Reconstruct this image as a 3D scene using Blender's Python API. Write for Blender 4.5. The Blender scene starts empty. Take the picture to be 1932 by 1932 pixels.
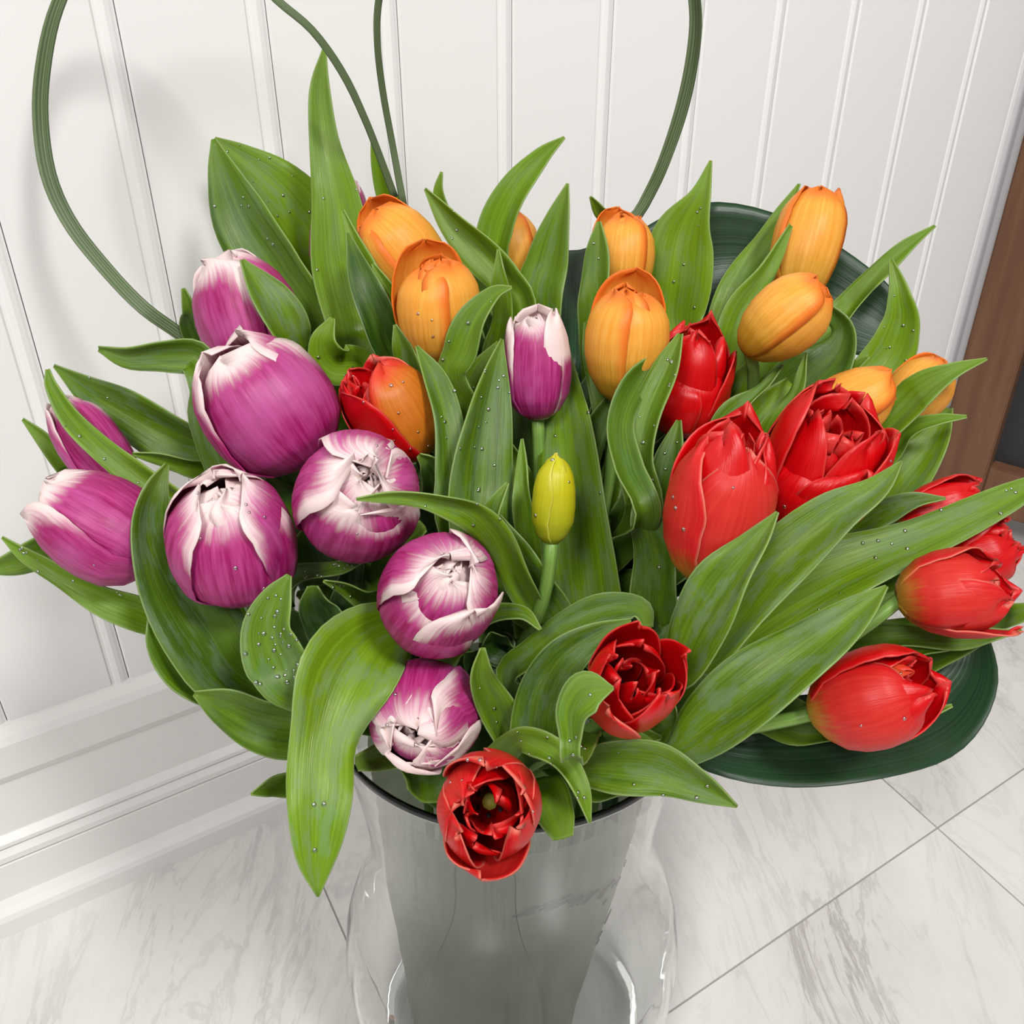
import bpy, bmesh, math, random
from mathutils import Vector, Matrix, noise
random.seed(7)
SC = bpy.context.scene
COL = SC.collection

# ------------------------------------------------------------------ camera
F = 1833.0                      # focal length in pixels of a 1932 px frame
PITCH = math.radians(32.6)
FLOOR_Z = 0.0
CAM = Vector((0, 0, 0.80))
FWD = Vector((0, math.cos(PITCH), -math.sin(PITCH)))
RIGHT = Vector((1, 0, 0))
UP = Vector((0, math.sin(PITCH), math.cos(PITCH)))
cam_d = bpy.data.cameras.new('camera'); cam = bpy.data.objects.new('camera', cam_d); COL.objects.link(cam)
cam.location = CAM; cam.rotation_euler = (math.pi/2 - PITCH, 0, 0)
cam_d.sensor_width = 36; cam_d.sensor_height = 36; cam_d.lens = 36*F/1932; cam_d.clip_start = 0.01
SC.camera = cam

# ------------------------------------------------------------------ light
w = bpy.data.worlds.new('world'); SC.world = w; w.use_nodes = True
bg = w.node_tree.nodes['Background']; bg.inputs[0].default_value = (1.0, 0.985, 0.97, 1); bg.inputs[1].default_value = 0.35
def area(name, loc, target, size, power, col=(1, 1, 1)):
    l = bpy.data.lights.new(name, 'AREA'); l.shape = 'DISK'; l.size = size; l.energy = power; l.color = col
    o = bpy.data.objects.new(name, l); COL.objects.link(o); o.location = loc
    o.rotation_euler = (Vector(target)-Vector(loc)).to_track_quat('-Z', 'Y').to_euler()
    return o
area('ceiling_lamp', (0.75, -0.55, 2.25), (0, 0.6, 0.4), 0.40, 31, (1, 0.985, 0.96))
area('ceiling_lamp', (-0.6, -1.3, 2.45), (0, 0.7, 0.4), 0.65, 38, (1, 0.98, 0.95))
vs = SC.view_settings
vs.view_transform = 'Standard'; vs.look = 'None'; vs.gamma = 1; vs.use_curve_mapping = False
vs.exposure = 0.0

# ------------------------------------------------------------------ helpers
def ppm(d): return F/d
def px(u, v, d):
    return CAM + d*(FWD + ((u-966)/F)*RIGHT + ((966-v)/F)*UP)
def ray(u, v): return (FWD + ((u-966)/F)*RIGHT + ((966-v)/F)*UP)
def on_floor(u, v, z=0.0):
    r = ray(u, v); t = (z-CAM.z)/r.z; return CAM + r*t
def lerp(a, b, t): return a+(b-a)*t
def pw(tab, x):
    if x <= tab[0][0]: return tab[0][1]
    for (a, fa), (b, fb) in zip(tab, tab[1:]):
        if x <= b: return lerp(fa, fb, (x-a)/(b-a))
    return tab[-1][1]
def sst(a, b, x):
    t = min(1, max(0, (x-a)/(b-a))); return t*t*(3-2*t)
DT = [(-400, .57), (0, .585), (300, .590), (450, .580), (700, .540), (950, .495), (1250, .470), (1500, .470), (1700, .480)]
def D(u, v): return pw(DT, v) + 0.03*((u-966)/966)**2

def link_mesh(name, verts, faces, mat, parent=None, uvs=None, attr=None, smooth=True):
    me = bpy.data.meshes.new(name); me.from_pydata([tuple(v) for v in verts], [], faces); me.update()
    if smooth:
        me.polygons.foreach_set('use_smooth', [True]*len(me.polygons))
    if uvs:
        ul = me.uv_layers.new(name='UVMap')
        for lo in me.loops: ul.data[lo.index].uv = uvs[lo.vertex_index]
    if attr:
        for k, vals in attr.items():
            a = me.attributes.new(k, 'FLOAT', 'POINT'); a.data.foreach_set('value', vals)
    if mat: me.materials.append(mat)
    o = bpy.data.objects.new(name, me); COL.objects.link(o)
    if parent is not None: o.parent = parent
    return o
def bm_obj(name, bm, mat, parent=None, smooth=False):
    me = bpy.data.meshes.new(name); bm.to_mesh(me); bm.free()
    if smooth: me.polygons.foreach_set('use_smooth', [True]*len(me.polygons))
    me.materials.append(mat)
    o = bpy.data.objects.new(name, me); COL.objects.link(o)
    if parent is not None: o.parent = parent
    return o
def tag(o, label=None, cat=None, group=None, kind=None):
    if label: o['label'] = label
    if cat: o['category'] = cat
    if group: o['group'] = group
    if kind: o['kind'] = kind
    return o
def grid_faces(nu, nv, wrap=False):
    f = []
    for i in range(nu-1):
        for j in range(nv-1 if not wrap else nv):
            k = (j+1) % nv
            f.append((i*nv+j, i*nv+k, (i+1)*nv+k, (i+1)*nv+j))
    return f
def catmull(pts, n):
    """resample a list of tuples/vectors (any dim) with centripetal-ish Catmull-Rom"""
    P = [list(p) for p in pts]; dim = len(P[0])
    P = [[2*a-b for a, b in zip(P[0], P[1])]] + P + [[2*a-b for a, b in zip(P[-1], P[-2])]]
    out = []; m = len(P)-3
    for i in range(n):
        x = i/(n-1)*m; k = min(int(x), m-1); t = x-k
        a, b, c, d = P[k:k+4]
        out.append([0.5*(2*b[q]+(c[q]-a[q])*t+(2*a[q]-5*b[q]+4*c[q]-d[q])*t*t+(3*b[q]-a[q]-3*c[q]+d[q])*t**3) for q in range(dim)])
    return out
def tube(name, pts, rads, mat, parent=None, n=8, cap=True):
    verts = []; prev = None; L = len(pts)
    for i, p in enumerate(pts):
        t = (pts[min(i+1, L-1)]-pts[max(i-1, 0)]).normalized()
        if prev is None: prev = t.orthogonal().normalized()
        nrm = (prev - t*prev.dot(t)).normalized(); prev = nrm; b = t.cross(nrm)
        for k in range(n):
            a = 2*math.pi*k/n; verts.append(p+(nrm*math.cos(a)+b*math.sin(a))*rads[i])
    f = grid_faces(L, n, True)
    if cap: f += [tuple(range(n-1, -1, -1)), tuple((L-1)*n+k for k in range(n))]
    uv = [(k/n, i/(L-1)) for i in range(L) for k in range(n)]
    return link_mesh(name, verts, f, mat, parent, uv)
def box_bm(bm, x0, x1, y0, y1, z0, z1, M=None):
    vs_ = [bm.verts.new(c) for c in [(x0,y0,z0),(x1,y0,z0),(x1,y1,z0),(x0,y1,z0),(x0,y0,z1),(x1,y0,z1),(x1,y1,z1),(x0,y1,z1)]]
    for f in [(0,3,2,1),(4,5,6,7),(0,1,5,4),(1,2,6,5),(2,3,7,6),(3,0,4,7)]: bm.faces.new([vs_[i] for i in f])
    if M is not None: bmesh.ops.transform(bm, matrix=M, verts=vs_)

# ------------------------------------------------------------------ materials
class NT:
    def __init__(s, name):
        s.m = bpy.data.materials.new(name); s.m.use_nodes = True; s.t = s.m.node_tree; s.n = s.t.nodes; s.l = s.t.links
        s.n.clear(); s.out = s.n.new('ShaderNodeOutputMaterial')
    def new(s, typ, **kw):
        n = s.n.new(typ)
        for k, v in kw.items(): setattr(n, k, v)
        return n
    def put(s, sock, val):
        if hasattr(val, 'is_linked') or isinstance(val, bpy.types.NodeSocket): s.l.new(val, sock)
        else: sock.default_value = val
    def math(s, op, a, b=0.0, clamp=False):
        n = s.new('ShaderNodeMath', operation=op, use_clamp=clamp); s.put(n.inputs[0], a); s.put(n.inputs[1], b); return n.outputs[0]
    def maprange(s, v, a, b, c=0.0, d=1.0, smooth=True):
        n = s.new('ShaderNodeMapRange'); n.interpolation_type = 'SMOOTHSTEP' if smooth else 'LINEAR'
        s.put(n.inputs[0], v); s.put(n.inputs[1], a); s.put(n.inputs[2], b); s.put(n.inputs[3], c); s.put(n.inputs[4], d); return n.outputs[0]
    def mix(s, fac, a, b, blend='MIX'):
        n = s.new('ShaderNodeMix', data_type='RGBA', blend_type=blend); s.put(n.inputs[0], fac)
        s.put(n.inputs[6], a if not isinstance(a, tuple) else (*a, 1)[:4]); s.put(n.inputs[7], b if not isinstance(b, tuple) else (*b, 1)[:4]); return n.outputs[2]
    def uv(s): 
        return s.new('ShaderNodeUVMap').outputs[0]
    def sep(s, v):
        n = s.new('ShaderNodeSeparateXYZ'); s.l.new(v, n.inputs[0]); return n.outputs
    def comb(s, x, y, z=0.0):
        n = s.new('ShaderNodeCombineXYZ'); s.put(n.inputs[0], x); s.put(n.inputs[1], y); s.put(n.inputs[2], z); return n.outputs[0]
    def noise(s, vec, scale, detail=3, rough=.5, dist=0.0):
        n = s.new('ShaderNodeTexNoise'); s.l.new(vec, n.inputs['Vector']); n.inputs['Scale'].default_value = scale
        n.inputs['Detail'].default_value = detail; n.inputs['Roughness'].default_value = rough; n.inputs['Distortion'].default_value = dist
        return n.outputs[0]
    def attr(s, name, typ='GEOMETRY'):
        n = s.new('ShaderNodeAttribute', attribute_name=name, attribute_type=typ); return n.outputs['Fac']
    def rnd(s): return s.new('ShaderNodeObjectInfo').outputs['Random']
    def bump(s, h, strength, dist):
        n = s.new('ShaderNodeBump'); s.l.new(h, n.inputs['Height']); n.inputs['Strength'].default_value = strength; n.inputs['Distance'].default_value = dist
        return n.outputs[0]
    def pbr(s, col, rough=.5, spec=.5, normal=None, trans=0.0, metal=0.0, ior=1.45, coat=0.0):
        p = s.new('ShaderNodeBsdfPrincipled'); s.put(p.inputs['Base Color'], col if not isinstance(col, tuple) else (*col, 1)[:4])
        s.put(p.inputs['Roughness'], rough); s.put(p.inputs['Specular IOR Level'], spec); p.inputs['Transmission Weight'].default_value = trans
        p.inputs['Metallic'].default_value = metal; p.inputs['IOR'].default_value = ior; p.inputs['Coat Weight'].default_value = coat
        if normal is not None: s.l.new(normal, p.inputs['Normal'])
        return p.outputs[0]
    def transl(s, sh, col, fac):
        t = s.new('ShaderNodeBsdfTranslucent'); s.put(t.inputs[0], col); m = s.new('ShaderNodeMixShader'); m.inputs[0].default_value = fac
        s.l.new(sh, m.inputs[1]); s.l.new(t.outputs[0], m.inputs[2]); return m.outputs[0]
    def done(s, sh): s.l.new(sh, s.out.inputs[0]); return s.m

def petal_mat(kind):
    n = NT('petal_'+kind)
    uv = n.sep(n.uv()); md = n.attr('margin'); r = n.rnd(); s = uv[1]
    streak = n.noise(n.comb(n.math('MULTIPLY', uv[0], 34), n.math('MULTIPLY', s, 2.2), n.math('MULTIPLY', r, 50)), 1.0, 4, .6)
    blot = n.noise(n.comb(n.math('MULTIPLY', uv[0], 2), n.math('MULTIPLY', s, 2), n.math('MULTIPLY', r, 30)), 1.3, 3)
    fine = n.noise(n.comb(n.math('MULTIPLY', uv[0], 90), n.math('MULTIPLY', s, 5), n.math('MULTIPLY', r, 70)), 1.0, 2)
    if kind == 'purple':
        col = n.mix(n.maprange(streak, .3, .72), (.35, .006, .115), (.55, .060, .27))
        col = n.mix(n.maprange(blot, .45, .75, 0, .5), col, (.58, .145, .40))
        wob = n.math('ADD', md, n.math('MULTIPLY', n.math('SUBTRACT', streak, .5), .38))
        wob = n.math('ADD', wob, n.math('MULTIPLY', n.math('SUBTRACT', blot, .5), .30))
        low = n.maprange(s, .35, .82, .45, 0)
        wmask = n.maprange(n.math('SUBTRACT', n.math('ADD', wob, low), n.attr('white')), .0, .32, 1, 0)
        col = n.mix(wmask, col, (.90, .74, .72)); tr = .22; rough = .42; spec = .4
        col = n.mix(n.maprange(s, .0, .10, .6, 0), col, (.62, .52, .28))
    elif kind == 'orange':
        col = n.mix(n.maprange(streak, .3, .75), (.90, .38, .040), (.92, .49, .085))
        edge = n.maprange(n.math('ADD', md, n.math('MULTIPLY', n.math('SUBTRACT', blot, .5), .25)), .02, .34, 1, 0)
        col = n.mix(n.math('MULTIPLY', edge, .85), col, (.88, .175, .018))
        col = n.mix(n.maprange(n.math('ADD', s, n.math('MULTIPLY', n.math('SUBTRACT', streak, .5), .5)), .02, .62, .85, 0), col, (.46, .28, .010)); tr = .25; rough = .42; spec = .4
        col = n.mix(n.maprange(s, .0, .16, .75, 0), col, (.33, .27, .02))
    elif kind == 'red':
        col = n.mix(n.maprange(streak, .35, .75), (.62, .001, .004), (.72, .004, .006))
        col = n.mix(n.maprange(md, .0, .05, .4, 0), col, (.82, .12, .10))
        col = n.mix(n.maprange(s, .0, .16, .9, 0), col, (.55, .42, .04)); tr = .2; rough = .33; spec = .5
    elif kind == 'coral':        # outer faces of the red tulips
        col = n.mix(n.maprange(streak, .35, .75), (.64, .008, .012), (.71, .026, .022))
        col = n.mix(n.maprange(md, .05, .5, 0, .16), col, (.74, .12, .07))
        col = n.mix(n.maprange(md, .0, .06, .6, 0), col, (.86, .28, .20))
        col = n.mix(n.maprange(n.math('ADD', s, n.math('MULTIPLY', n.math('SUBTRACT', streak, .5), .35)), .0, .36, .9, 0), col, (.58, .40, .04)); tr = .22; rough = .40; spec = .35
    elif kind == 'amber':
        col = n.mix(n.maprange(streak, .3, .75), (.62, .16, .012), (.70, .24, .02))
        col = n.mix(n.maprange(md, .03, .45, 1, 0), col, (.74, .05, .025)); tr = .22; rough = .4; spec = .45
    else:                        # yellow bud
        col = n.mix(n.maprange(streak, .3, .75), (.52, .50, .008), (.62, .60, .012))
        col = n.mix(n.maprange(s, .05, .75, .85, 0), col, (.30, .36, .015)); tr = .2; rough = .35; spec = .5
        col = n.mix(n.maprange(md, .0, .07, .8, 0), col, (.72, .68, .12))
    nb = n.bump(n.math('ADD', n.math('MULTIPLY', streak, .6), n.math('MULTIPLY', fine, .4)), .28, .0012)
    sh = n.pbr(col, rough, spec, nb)
    return n.done(n.transl(sh, col, tr))

def leaf_mat(kind):
    n = NT('leaf_'+kind)
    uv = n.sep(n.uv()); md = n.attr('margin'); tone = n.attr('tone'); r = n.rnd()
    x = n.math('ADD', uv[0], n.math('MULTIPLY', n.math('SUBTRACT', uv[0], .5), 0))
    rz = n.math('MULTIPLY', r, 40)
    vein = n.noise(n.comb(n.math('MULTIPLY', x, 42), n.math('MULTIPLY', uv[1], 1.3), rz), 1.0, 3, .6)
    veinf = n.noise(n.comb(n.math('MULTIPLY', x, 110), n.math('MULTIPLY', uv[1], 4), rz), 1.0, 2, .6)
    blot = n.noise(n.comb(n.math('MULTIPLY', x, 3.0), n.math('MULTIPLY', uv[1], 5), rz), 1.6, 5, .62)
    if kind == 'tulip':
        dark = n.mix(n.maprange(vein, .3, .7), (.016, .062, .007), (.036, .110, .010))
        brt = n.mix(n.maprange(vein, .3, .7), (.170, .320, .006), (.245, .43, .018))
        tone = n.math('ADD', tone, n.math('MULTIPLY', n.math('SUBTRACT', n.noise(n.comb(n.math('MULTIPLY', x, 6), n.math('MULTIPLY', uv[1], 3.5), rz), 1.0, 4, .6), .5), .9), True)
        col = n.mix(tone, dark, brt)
        mott = n.noise(n.comb(n.math('MULTIPLY', x, 26), n.math('MULTIPLY', uv[1], 22), rz), 1.0, 3, .7)
        bloom = n.math('MULTIPLY', n.maprange(n.math('ADD', blot, n.math('MULTIPLY', n.math('SUBTRACT', mott, .5), .35)), .45, .62, 0, .8), n.attr('bloom'))
        bcol = n.mix(tone, (.095, .17, .095), (.23, .36, .14))
        col = n.mix(bloom, col, bcol)
        col = n.mix(n.maprange(uv[1], .0, .13, .55, 0), col, (.20, .34, .025))
        col = n.mix(n.maprange(md, .0, .016, .6, 0), col, (.40, .54, .20))
        rough = n.maprange(blot, .3, .7, .28, .46); tr = .34; tcol = n.mix(.45, col, (.24, .42, .01)); spec = .5
        bs = .35
    elif kind == 'broad':
        ridge = n.math('SINE', n.math('MULTIPLY', x, 70))
        col = n.mix(n.maprange(vein, .3, .7), (.010, .034, .014), (.020, .060, .022))
        col = n.mix(n.maprange(ridge, .2, 1, 0, .12), col, (.035, .085, .035))
        rough = .36; tr = .10; tcol = col; spec = .5; bs = .22
        vein = n.math('ADD', vein, n.math('MULTIPLY', ridge, .12))
    else:                        # grass blade
        ridge = n.math('SINE', n.math('MULTIPLY', x, 30))
        col = n.mix(n.maprange(ridge, -1, 1), (.075, .12, .055), (.17, .23, .11))
        rough = .4; tr = .1; tcol = col; spec = .5; bs = .4
    nb = n.bump(n.math('ADD', n.math('MULTIPLY', vein, .7), n.math('MULTIPLY', veinf, .3)), bs, .0012)
    sh = n.pbr(col, rough, spec, nb)
    return n.done(n.transl(sh, tcol, tr))

def simple(name, col, rough=.5, spec=.5, trans=0.0, ior=1.45, noisek=0.0, scale=20):
    n = NT(name)
    c = (*col, 1)
    if noisek:
        tc = n.new('ShaderNodeTexCoord').outputs['Object']
        c = n.mix(n.maprange(n.noise(tc, scale, 4), .3, .7, 0, noisek), col, tuple(q*.6 for q in col))
    return n.done(n.pbr(c, rough, spec, None, trans, 0, ior))

def stem_mat():
    n = NT('stem'); uv = n.sep(n.uv())
    z = n.noise(n.comb(n.math('MULTIPLY', uv[0], 14), n.math('MULTIPLY', uv[1], 6), n.rnd()), 1, 3)
    col = n.mix(n.maprange(z, .3, .7), (.12, .24, .04), (.20, .34, .07)); return n.done(n.pbr(col, .4, .4))

def marble_mat():
    n = NT('marble_tile'); tc = n.new('ShaderNodeTexCoord').outputs['Object']; oi = n.new('ShaderNodeObjectInfo')
    mp = n.new('ShaderNodeMapping'); mp.inputs['Rotation'].default_value = (0, 0, math.radians(-28)); mp.inputs['Scale'].default_value = (1.0, .30, 1.0)
    add = n.new('ShaderNodeVectorMath', operation='ADD'); n.l.new(tc, add.inputs[0])
    n.l.new(n.comb(n.math('MULTIPLY', oi.outputs['Random'], 13.0), n.math('MULTIPLY', oi.outputs['Random'], 31.0)), add.inputs[1])
    n.l.new(add.outputs[0], mp.inputs['Vector']); v = mp.outputs[0]
    warp = n.noise(v, 5, 4, .6)
    cloud = n.noise(v, 3.0, 6, .62, .6)
    ridge1 = n.noise(v, 9, 7, .68, 1.2); ridge2 = n.noise(v, 22, 5, .6, .8)
    vein1 = n.maprange(n.math('ABSOLUTE', n.math('SUBTRACT', ridge1, .52)), 0, .035, 1, 0)
    vein2 = n.maprange(n.math('ABSOLUTE', n.math('SUBTRACT', ridge2, .5)), 0, .03, 1, 0)
    gate = n.maprange(cloud, .50, .70)
    col = n.mix(n.maprange(cloud, .35, .75), (.78, .765, .745), (.62, .59, .575))
    col = n.mix(n.math('MULTIPLY', vein1, n.math('ADD', n.math('MULTIPLY', gate, .5), .12)), col, (.30, .275, .27))
    col = n.mix(n.math('MULTIPLY', vein2, n.math('MULTIPLY', gate, .35)), col, (.36, .32, .32))
    return n.done(n.pbr(col, .26, .5))

def wood_mat():
    n = NT('brown_wood'); tc = n.new('ShaderNodeTexCoord').outputs['Object']
    mp = n.new('ShaderNodeMapping'); mp.inputs['Scale'].default_value = (40, 40, 3); n.l.new(tc, mp.inputs[0])
    g = n.noise(mp.outputs[0], 1.0, 4, .6)
    col = n.mix(n.maprange(g, .3, .7), (.125, .058, .032), (.185, .088, .048)); return n.done(n.pbr(col, .45, .4))

PETAL = {k: petal_mat(k) for k in ('purple', 'orange', 'red', 'coral', 'amber', 'yellow')}
LEAF = leaf_mat('tulip'); BROAD = leaf_mat('broad'); GRASS = leaf_mat('grass')
STEM = stem_mat()
WALLM = simple('white_paint', (.82, .81, .80), .42, .35)
TRIMM = simple('white_trim_paint', (.80, .79, .775), .34, .45)
SHADETRIM = simple('white_casing_paint', (.66, .66, .68), .35, .45)  # white trim paint greyed: shade on the casing mouldings put into the colour
GROUT = simple('grout', (.36, .34, .33), .8, .2)
MARBLE = marble_mat(); WOOD = wood_mat()
DARKM = simple('dark_panel', (.035, .034, .036), .5, .4)
def drop_mat():
    n = NT('water_drop'); g = n.new('ShaderNodeBsdfGlossy'); g.inputs['Roughness'].default_value = .05; t = n.new('ShaderNodeBsdfTransparent')
    f = n.new('ShaderNodeFresnel'); f.inputs[0].default_value = 1.6; m = n.new('ShaderNodeMixShader')
    n.l.new(n.maprange(f.outputs[0], 0, .6, .38, .85, False), m.inputs[0]); n.l.new(t.outputs[0], m.inputs[1]); n.l.new(g.outputs[0], m.inputs[2]); return n.done(m.outputs[0])
DROP = drop_mat()
PISTIL = simple('pistil', (.35, .38, .06), .5, .4); STAMEN = simple('stamen', (.02, .012, .02), .6, .3)

# ------------------------------------------------------------------ setting: floor and wall
WA = on_floor(25, 1703); WB = on_floor(1755, 962)          # foot of the wall, read along its base line
WDIR = (WB-WA).normalized(); WN = Vector((WDIR.y, -WDIR.x, 0)).normalized()   # towards the room
if WN.y > 0: WN = -WN
WM = Matrix((( WDIR.x, WN.x, 0, WA.x), (WDIR.y, WN.y, 0, WA.y), (0, 0, 1, 0), (0, 0, 0, 1)))   # local x along wall, y out of wall, z up
WLEN = (WB-WA).length
X0, X1 = -1.6, WLEN+0.0
def wall_coord(u, v, off=0.0):
    r = ray(u, v); t = (WA+WN*off-CAM).dot(WN)/r.dot(WN); p = CAM+r*t
    return (p-WA).dot(WDIR), p.z
wl = bpy.data.objects.new('wall_back', None); COL.objects.link(wl); wl.matrix_world = WM; tag(wl, kind='structure')
bm = bmesh.new(); box_bm(bm, X0, X1+.02, -.10, -.006, 0, 2.6); bm_obj('wall_core', bm, WALLM, wl)
bm = bmesh.new(); box_bm(bm, X1+.02, X1+2.2, -.12, -.06, 0, 2.6); bm_obj('wall_return', bm, WALLM, wl)
gx = [wall_coord(u, 0)[0] for u in (250, 508, 963, 1163, 1476, 1610, 1735, 1858)]
pitch = (gx[7]-gx[4])/3
if not .05 < pitch < .4: pitch = .12
board_me = None
def board_mesh(wd):
    """one tongue-and-groove board: flat face, rounded edges and a bead along one side"""
    prof = [(0, -.006), (.0, -.002), (.0015, 0), (wd-.016, 0), (wd-.0145, -.0014), (wd-.0125, -.0014), (wd-.011, -.0003), (wd-.0075, .0006), (wd-.004, -.0003), (wd-.0022, -.0014), (wd-.0008, -.002), (wd-.0008, -.006)]
    vs_, f = [], []
    for z in (.13, 2.6):
        vs_ += [(x, y, z) for x, y in prof]
    n_ = len(prof)
    for i in range(n_-1): f.append((i, i+1, n_+i+1, n_+i))
    me = bpy.data.meshes.new('board'); me.from_pydata(vs_, [], f); me.materials.append(WALLM); return me
bme = board_mesh(pitch)
k = int((gx[4]-X0)/pitch)
x = gx[4]-k*pitch + .008
while x+pitch < X1-.03:
    o = bpy.data.objects.new('board', bme); COL.objects.link(o); o.parent = wl; o.location = (x, 0, 0); x += pitch
# stepped baseboard: extruded profile
bh = wall_coord(21, 1383, .015)[1]
def extrude_profile(name, prof, x0, x1, mat, parent):
    n_ = len(prof); vs_ = [(x0, y, z) for y, z in prof]+[(x1, y, z) for y, z in prof]
    f = [(i, (i+1) % n_, n_+(i+1) % n_, n_+i) for i in range(n_)] + [tuple(range(n_-1, -1, -1)), tuple(range(n_, 2*n_))]
    return link_mesh(name, vs_, f, mat, parent, smooth=False)
bb = bpy.data.objects.new('baseboard_back', None); COL.objects.link(bb); bb.matrix_world = WM; tag(bb, kind='structure')
H = bh
extrude_profile('cap_rail', [(-.006, H*.74), (.010, H*.74), (.014, H*.77), (.018, H*.80), (.018, H*.955), (.014, H*.985), (.004, H), (-.006, H)], X0, X1-.035, TRIMM, bb)
extrude_profile('recessed_board', [(-.006, H*.44), (.009, H*.44), (.009, H*.75), (-.006, H*.75)], X0, X1-.035, TRIMM, bb)
extrude_profile('ridge_moulding', [(-.006, H*.33), (.016, H*.33), (.019, H*.345), (.019, H*.375), (.015, H*.385), (.013, H*.40), (.016, H*.415), (.016, H*.435), (.010, H*.46), (-.006, H*.46)], X0, X1-.035, TRIMM, bb)
extrude_profile('lower_board', [(-.006, .0), (.018, .0), (.018, H*.325), (.014, H*.335), (-.006, H*.335)], X0, X1-.035, TRIMM, bb)
extrude_profile('shoe_moulding', [(.0, 0), (.036, 0), (.036, H*.09), (.034, H*.115), (.028, H*.13), (.018, H*.135), (.0, H*.135)], X0, X1-.035, TRIMM, bb)
# door casing at the right end of the wall
tr = bpy.data.objects.new('trim_1', None); COL.objects.link(tr); tr.matrix_world = WM; tag(tr, kind='structure')
def vprofile(name, prof, z0, z1, mat, parent):
    n_ = len(prof); vs_ = [(x, y, z0) for x, y in prof]+[(x, y, z1) for x, y in prof]
    f = [(i, (i+1) % n_, n_+(i+1) % n_, n_+i) for i in range(n_)] + [tuple(range(n_-1, -1, -1)), tuple(range(n_, 2*n_))]
    return link_mesh(name, vs_, f, mat, parent, smooth=False)
c0 = X1-.045
vprofile('casing_board', [(c0-.012, -.01), (c0-.012, .001), (c0, .006), (c0+.008, .018), (c0+.014, .031), (c0+.018, .033), (c0+.021, .029), (c0+.024, .029), (c0+.028, .037), (c0+.032, .039), (c0+.035, .036), (c0+.040, .046), (c0+.046, .058), (c0+.052, .062), (c0+.070, .062), (c0+.072, -.01)], .14, 2.6, SHADETRIM, tr)
vprofile('plinth_block', [(c0-.014, -.01), (c0-.014, .012), (c0+.004, .064), (c0+.074, .064), (c0+.074, -.01)], 0, .145, SHADETRIM, tr)

# floor: individual marble tiles laid out from two families of joints
fl = bpy.data.objects.new('floor', None); COL.objects.link(fl); tag(fl, kind='structure')
bm = bmesh.new(); box_bm(bm, -4, 4, -3, 4.5, -.05, -.0012); bm_obj('screed', bm, GROUT, fl)
pA0, pA1 = on_floor(1230, 1932), on_floor(1932, 1450)       # a long joint
pB0, pB1 = on_floor(1674, 1462), on_floor(1932, 1736)       # a cross joint
dA = (pA1-pA0).normalized(); dB = (pB1-pB0).normalized()
def isect(p, d, q, e):
    den = d.x*e.y-d.y*e.x; t = ((q.x-p.x)*e.y-(q.y-p.y)*e.x)/den; return p+d*t
node = isect(pA0, dA, pB0, dB)
dBp = Vector((-dA.y, dA.x, 0))                               # square to A
if dBp.dot(dB) < 0: dBp = -dBp
dB = (dBp*.6+dB*.4).normalized()
qL = on_floor(636, 1732); g = isect(node, dA, qL, dB)
stepA = (g-node).length/2 if (g-node).length > .7 else (g-node).length
stepA = max(.28, min(.62, stepA)); stepB = stepA
gap = .0009
for i in range(-8, 9):
    for j in range(-7, 8):
        o0 = node+dA*(i*stepA)+dB*(j*stepB)
        if o0.x < -1.9 or o0.x > 2.4 or o0.y < -.6 or o0.y > 2.9: continue
        c = [dA*gap+dB*gap, dA*(stepA-gap)+dB*gap, dA*(stepA-gap)+dB*(stepB-gap), dA*gap+dB*(stepB-gap)]
        cz = [Vector((q.x, q.y, -.004)) for q in c]; ct = [Vector((q.x, q.y, 0)) for q in c]
        if 'tile_me' not in globals():
            tile_me = bpy.data.meshes.new('tile')
            fc = [(4, 5, 6, 7), (0, 1, 5, 4), (1, 2, 6, 5), (2, 3, 7, 6), (3, 0, 4, 7)]
            a_ = (c[1]-c[0]).cross(c[2]-c[1]).z
            if a_ < 0: fc = [tuple(reversed(f)) for f in fc]
            tile_me.from_pydata([tuple(q) for q in cz+ct], [], fc); tile_me.materials.append(MARBLE)
        o = bpy.data.objects.new('tile', tile_me); COL.objects.link(o); o.parent = fl; o.location = (o0.x, o0.y, 0)

# ------------------------------------------------------------------ wooden bench at the right
be = bpy.data.objects.new('wooden_bench', None); COL.objects.link(be)
pb = on_floor(1782, 1004)
be.location = (pb.x, pb.y, 0); be.rotation_euler = (0, 0, math.radians(-38))
tag(be, 'brown wooden bench leg and lower rail beside the white door casing', 'bench')
def bbox(name, x0, x1, y0, y1, z0, z1, mat):
    bm = bmesh.new(); box_bm(bm, x0, x1, y0, y1, z0, z1); bmesh.ops.bevel(bm, geom=bm.edges[:], offset=.002, segments=2, affect='EDGES'); return bm_obj(name, bm, mat, be)
bbox('leg', -.034, .034, -.02, .03, 0, .80, WOOD)
bbox('rail', .034, .70, -.012, .022, .06, .13, WOOD)
bbox('leg', .70, .77, -.02, .03, 0, .80, WOOD)
bbox('back_panel', .030, .705, .010, .028, .125, .80, DARKM)  # dark sheet filling the gap between the legs above the rail
bbox('seat_board', -.06, .80, -.03, .20, .80, .83, WOOD)

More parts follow.
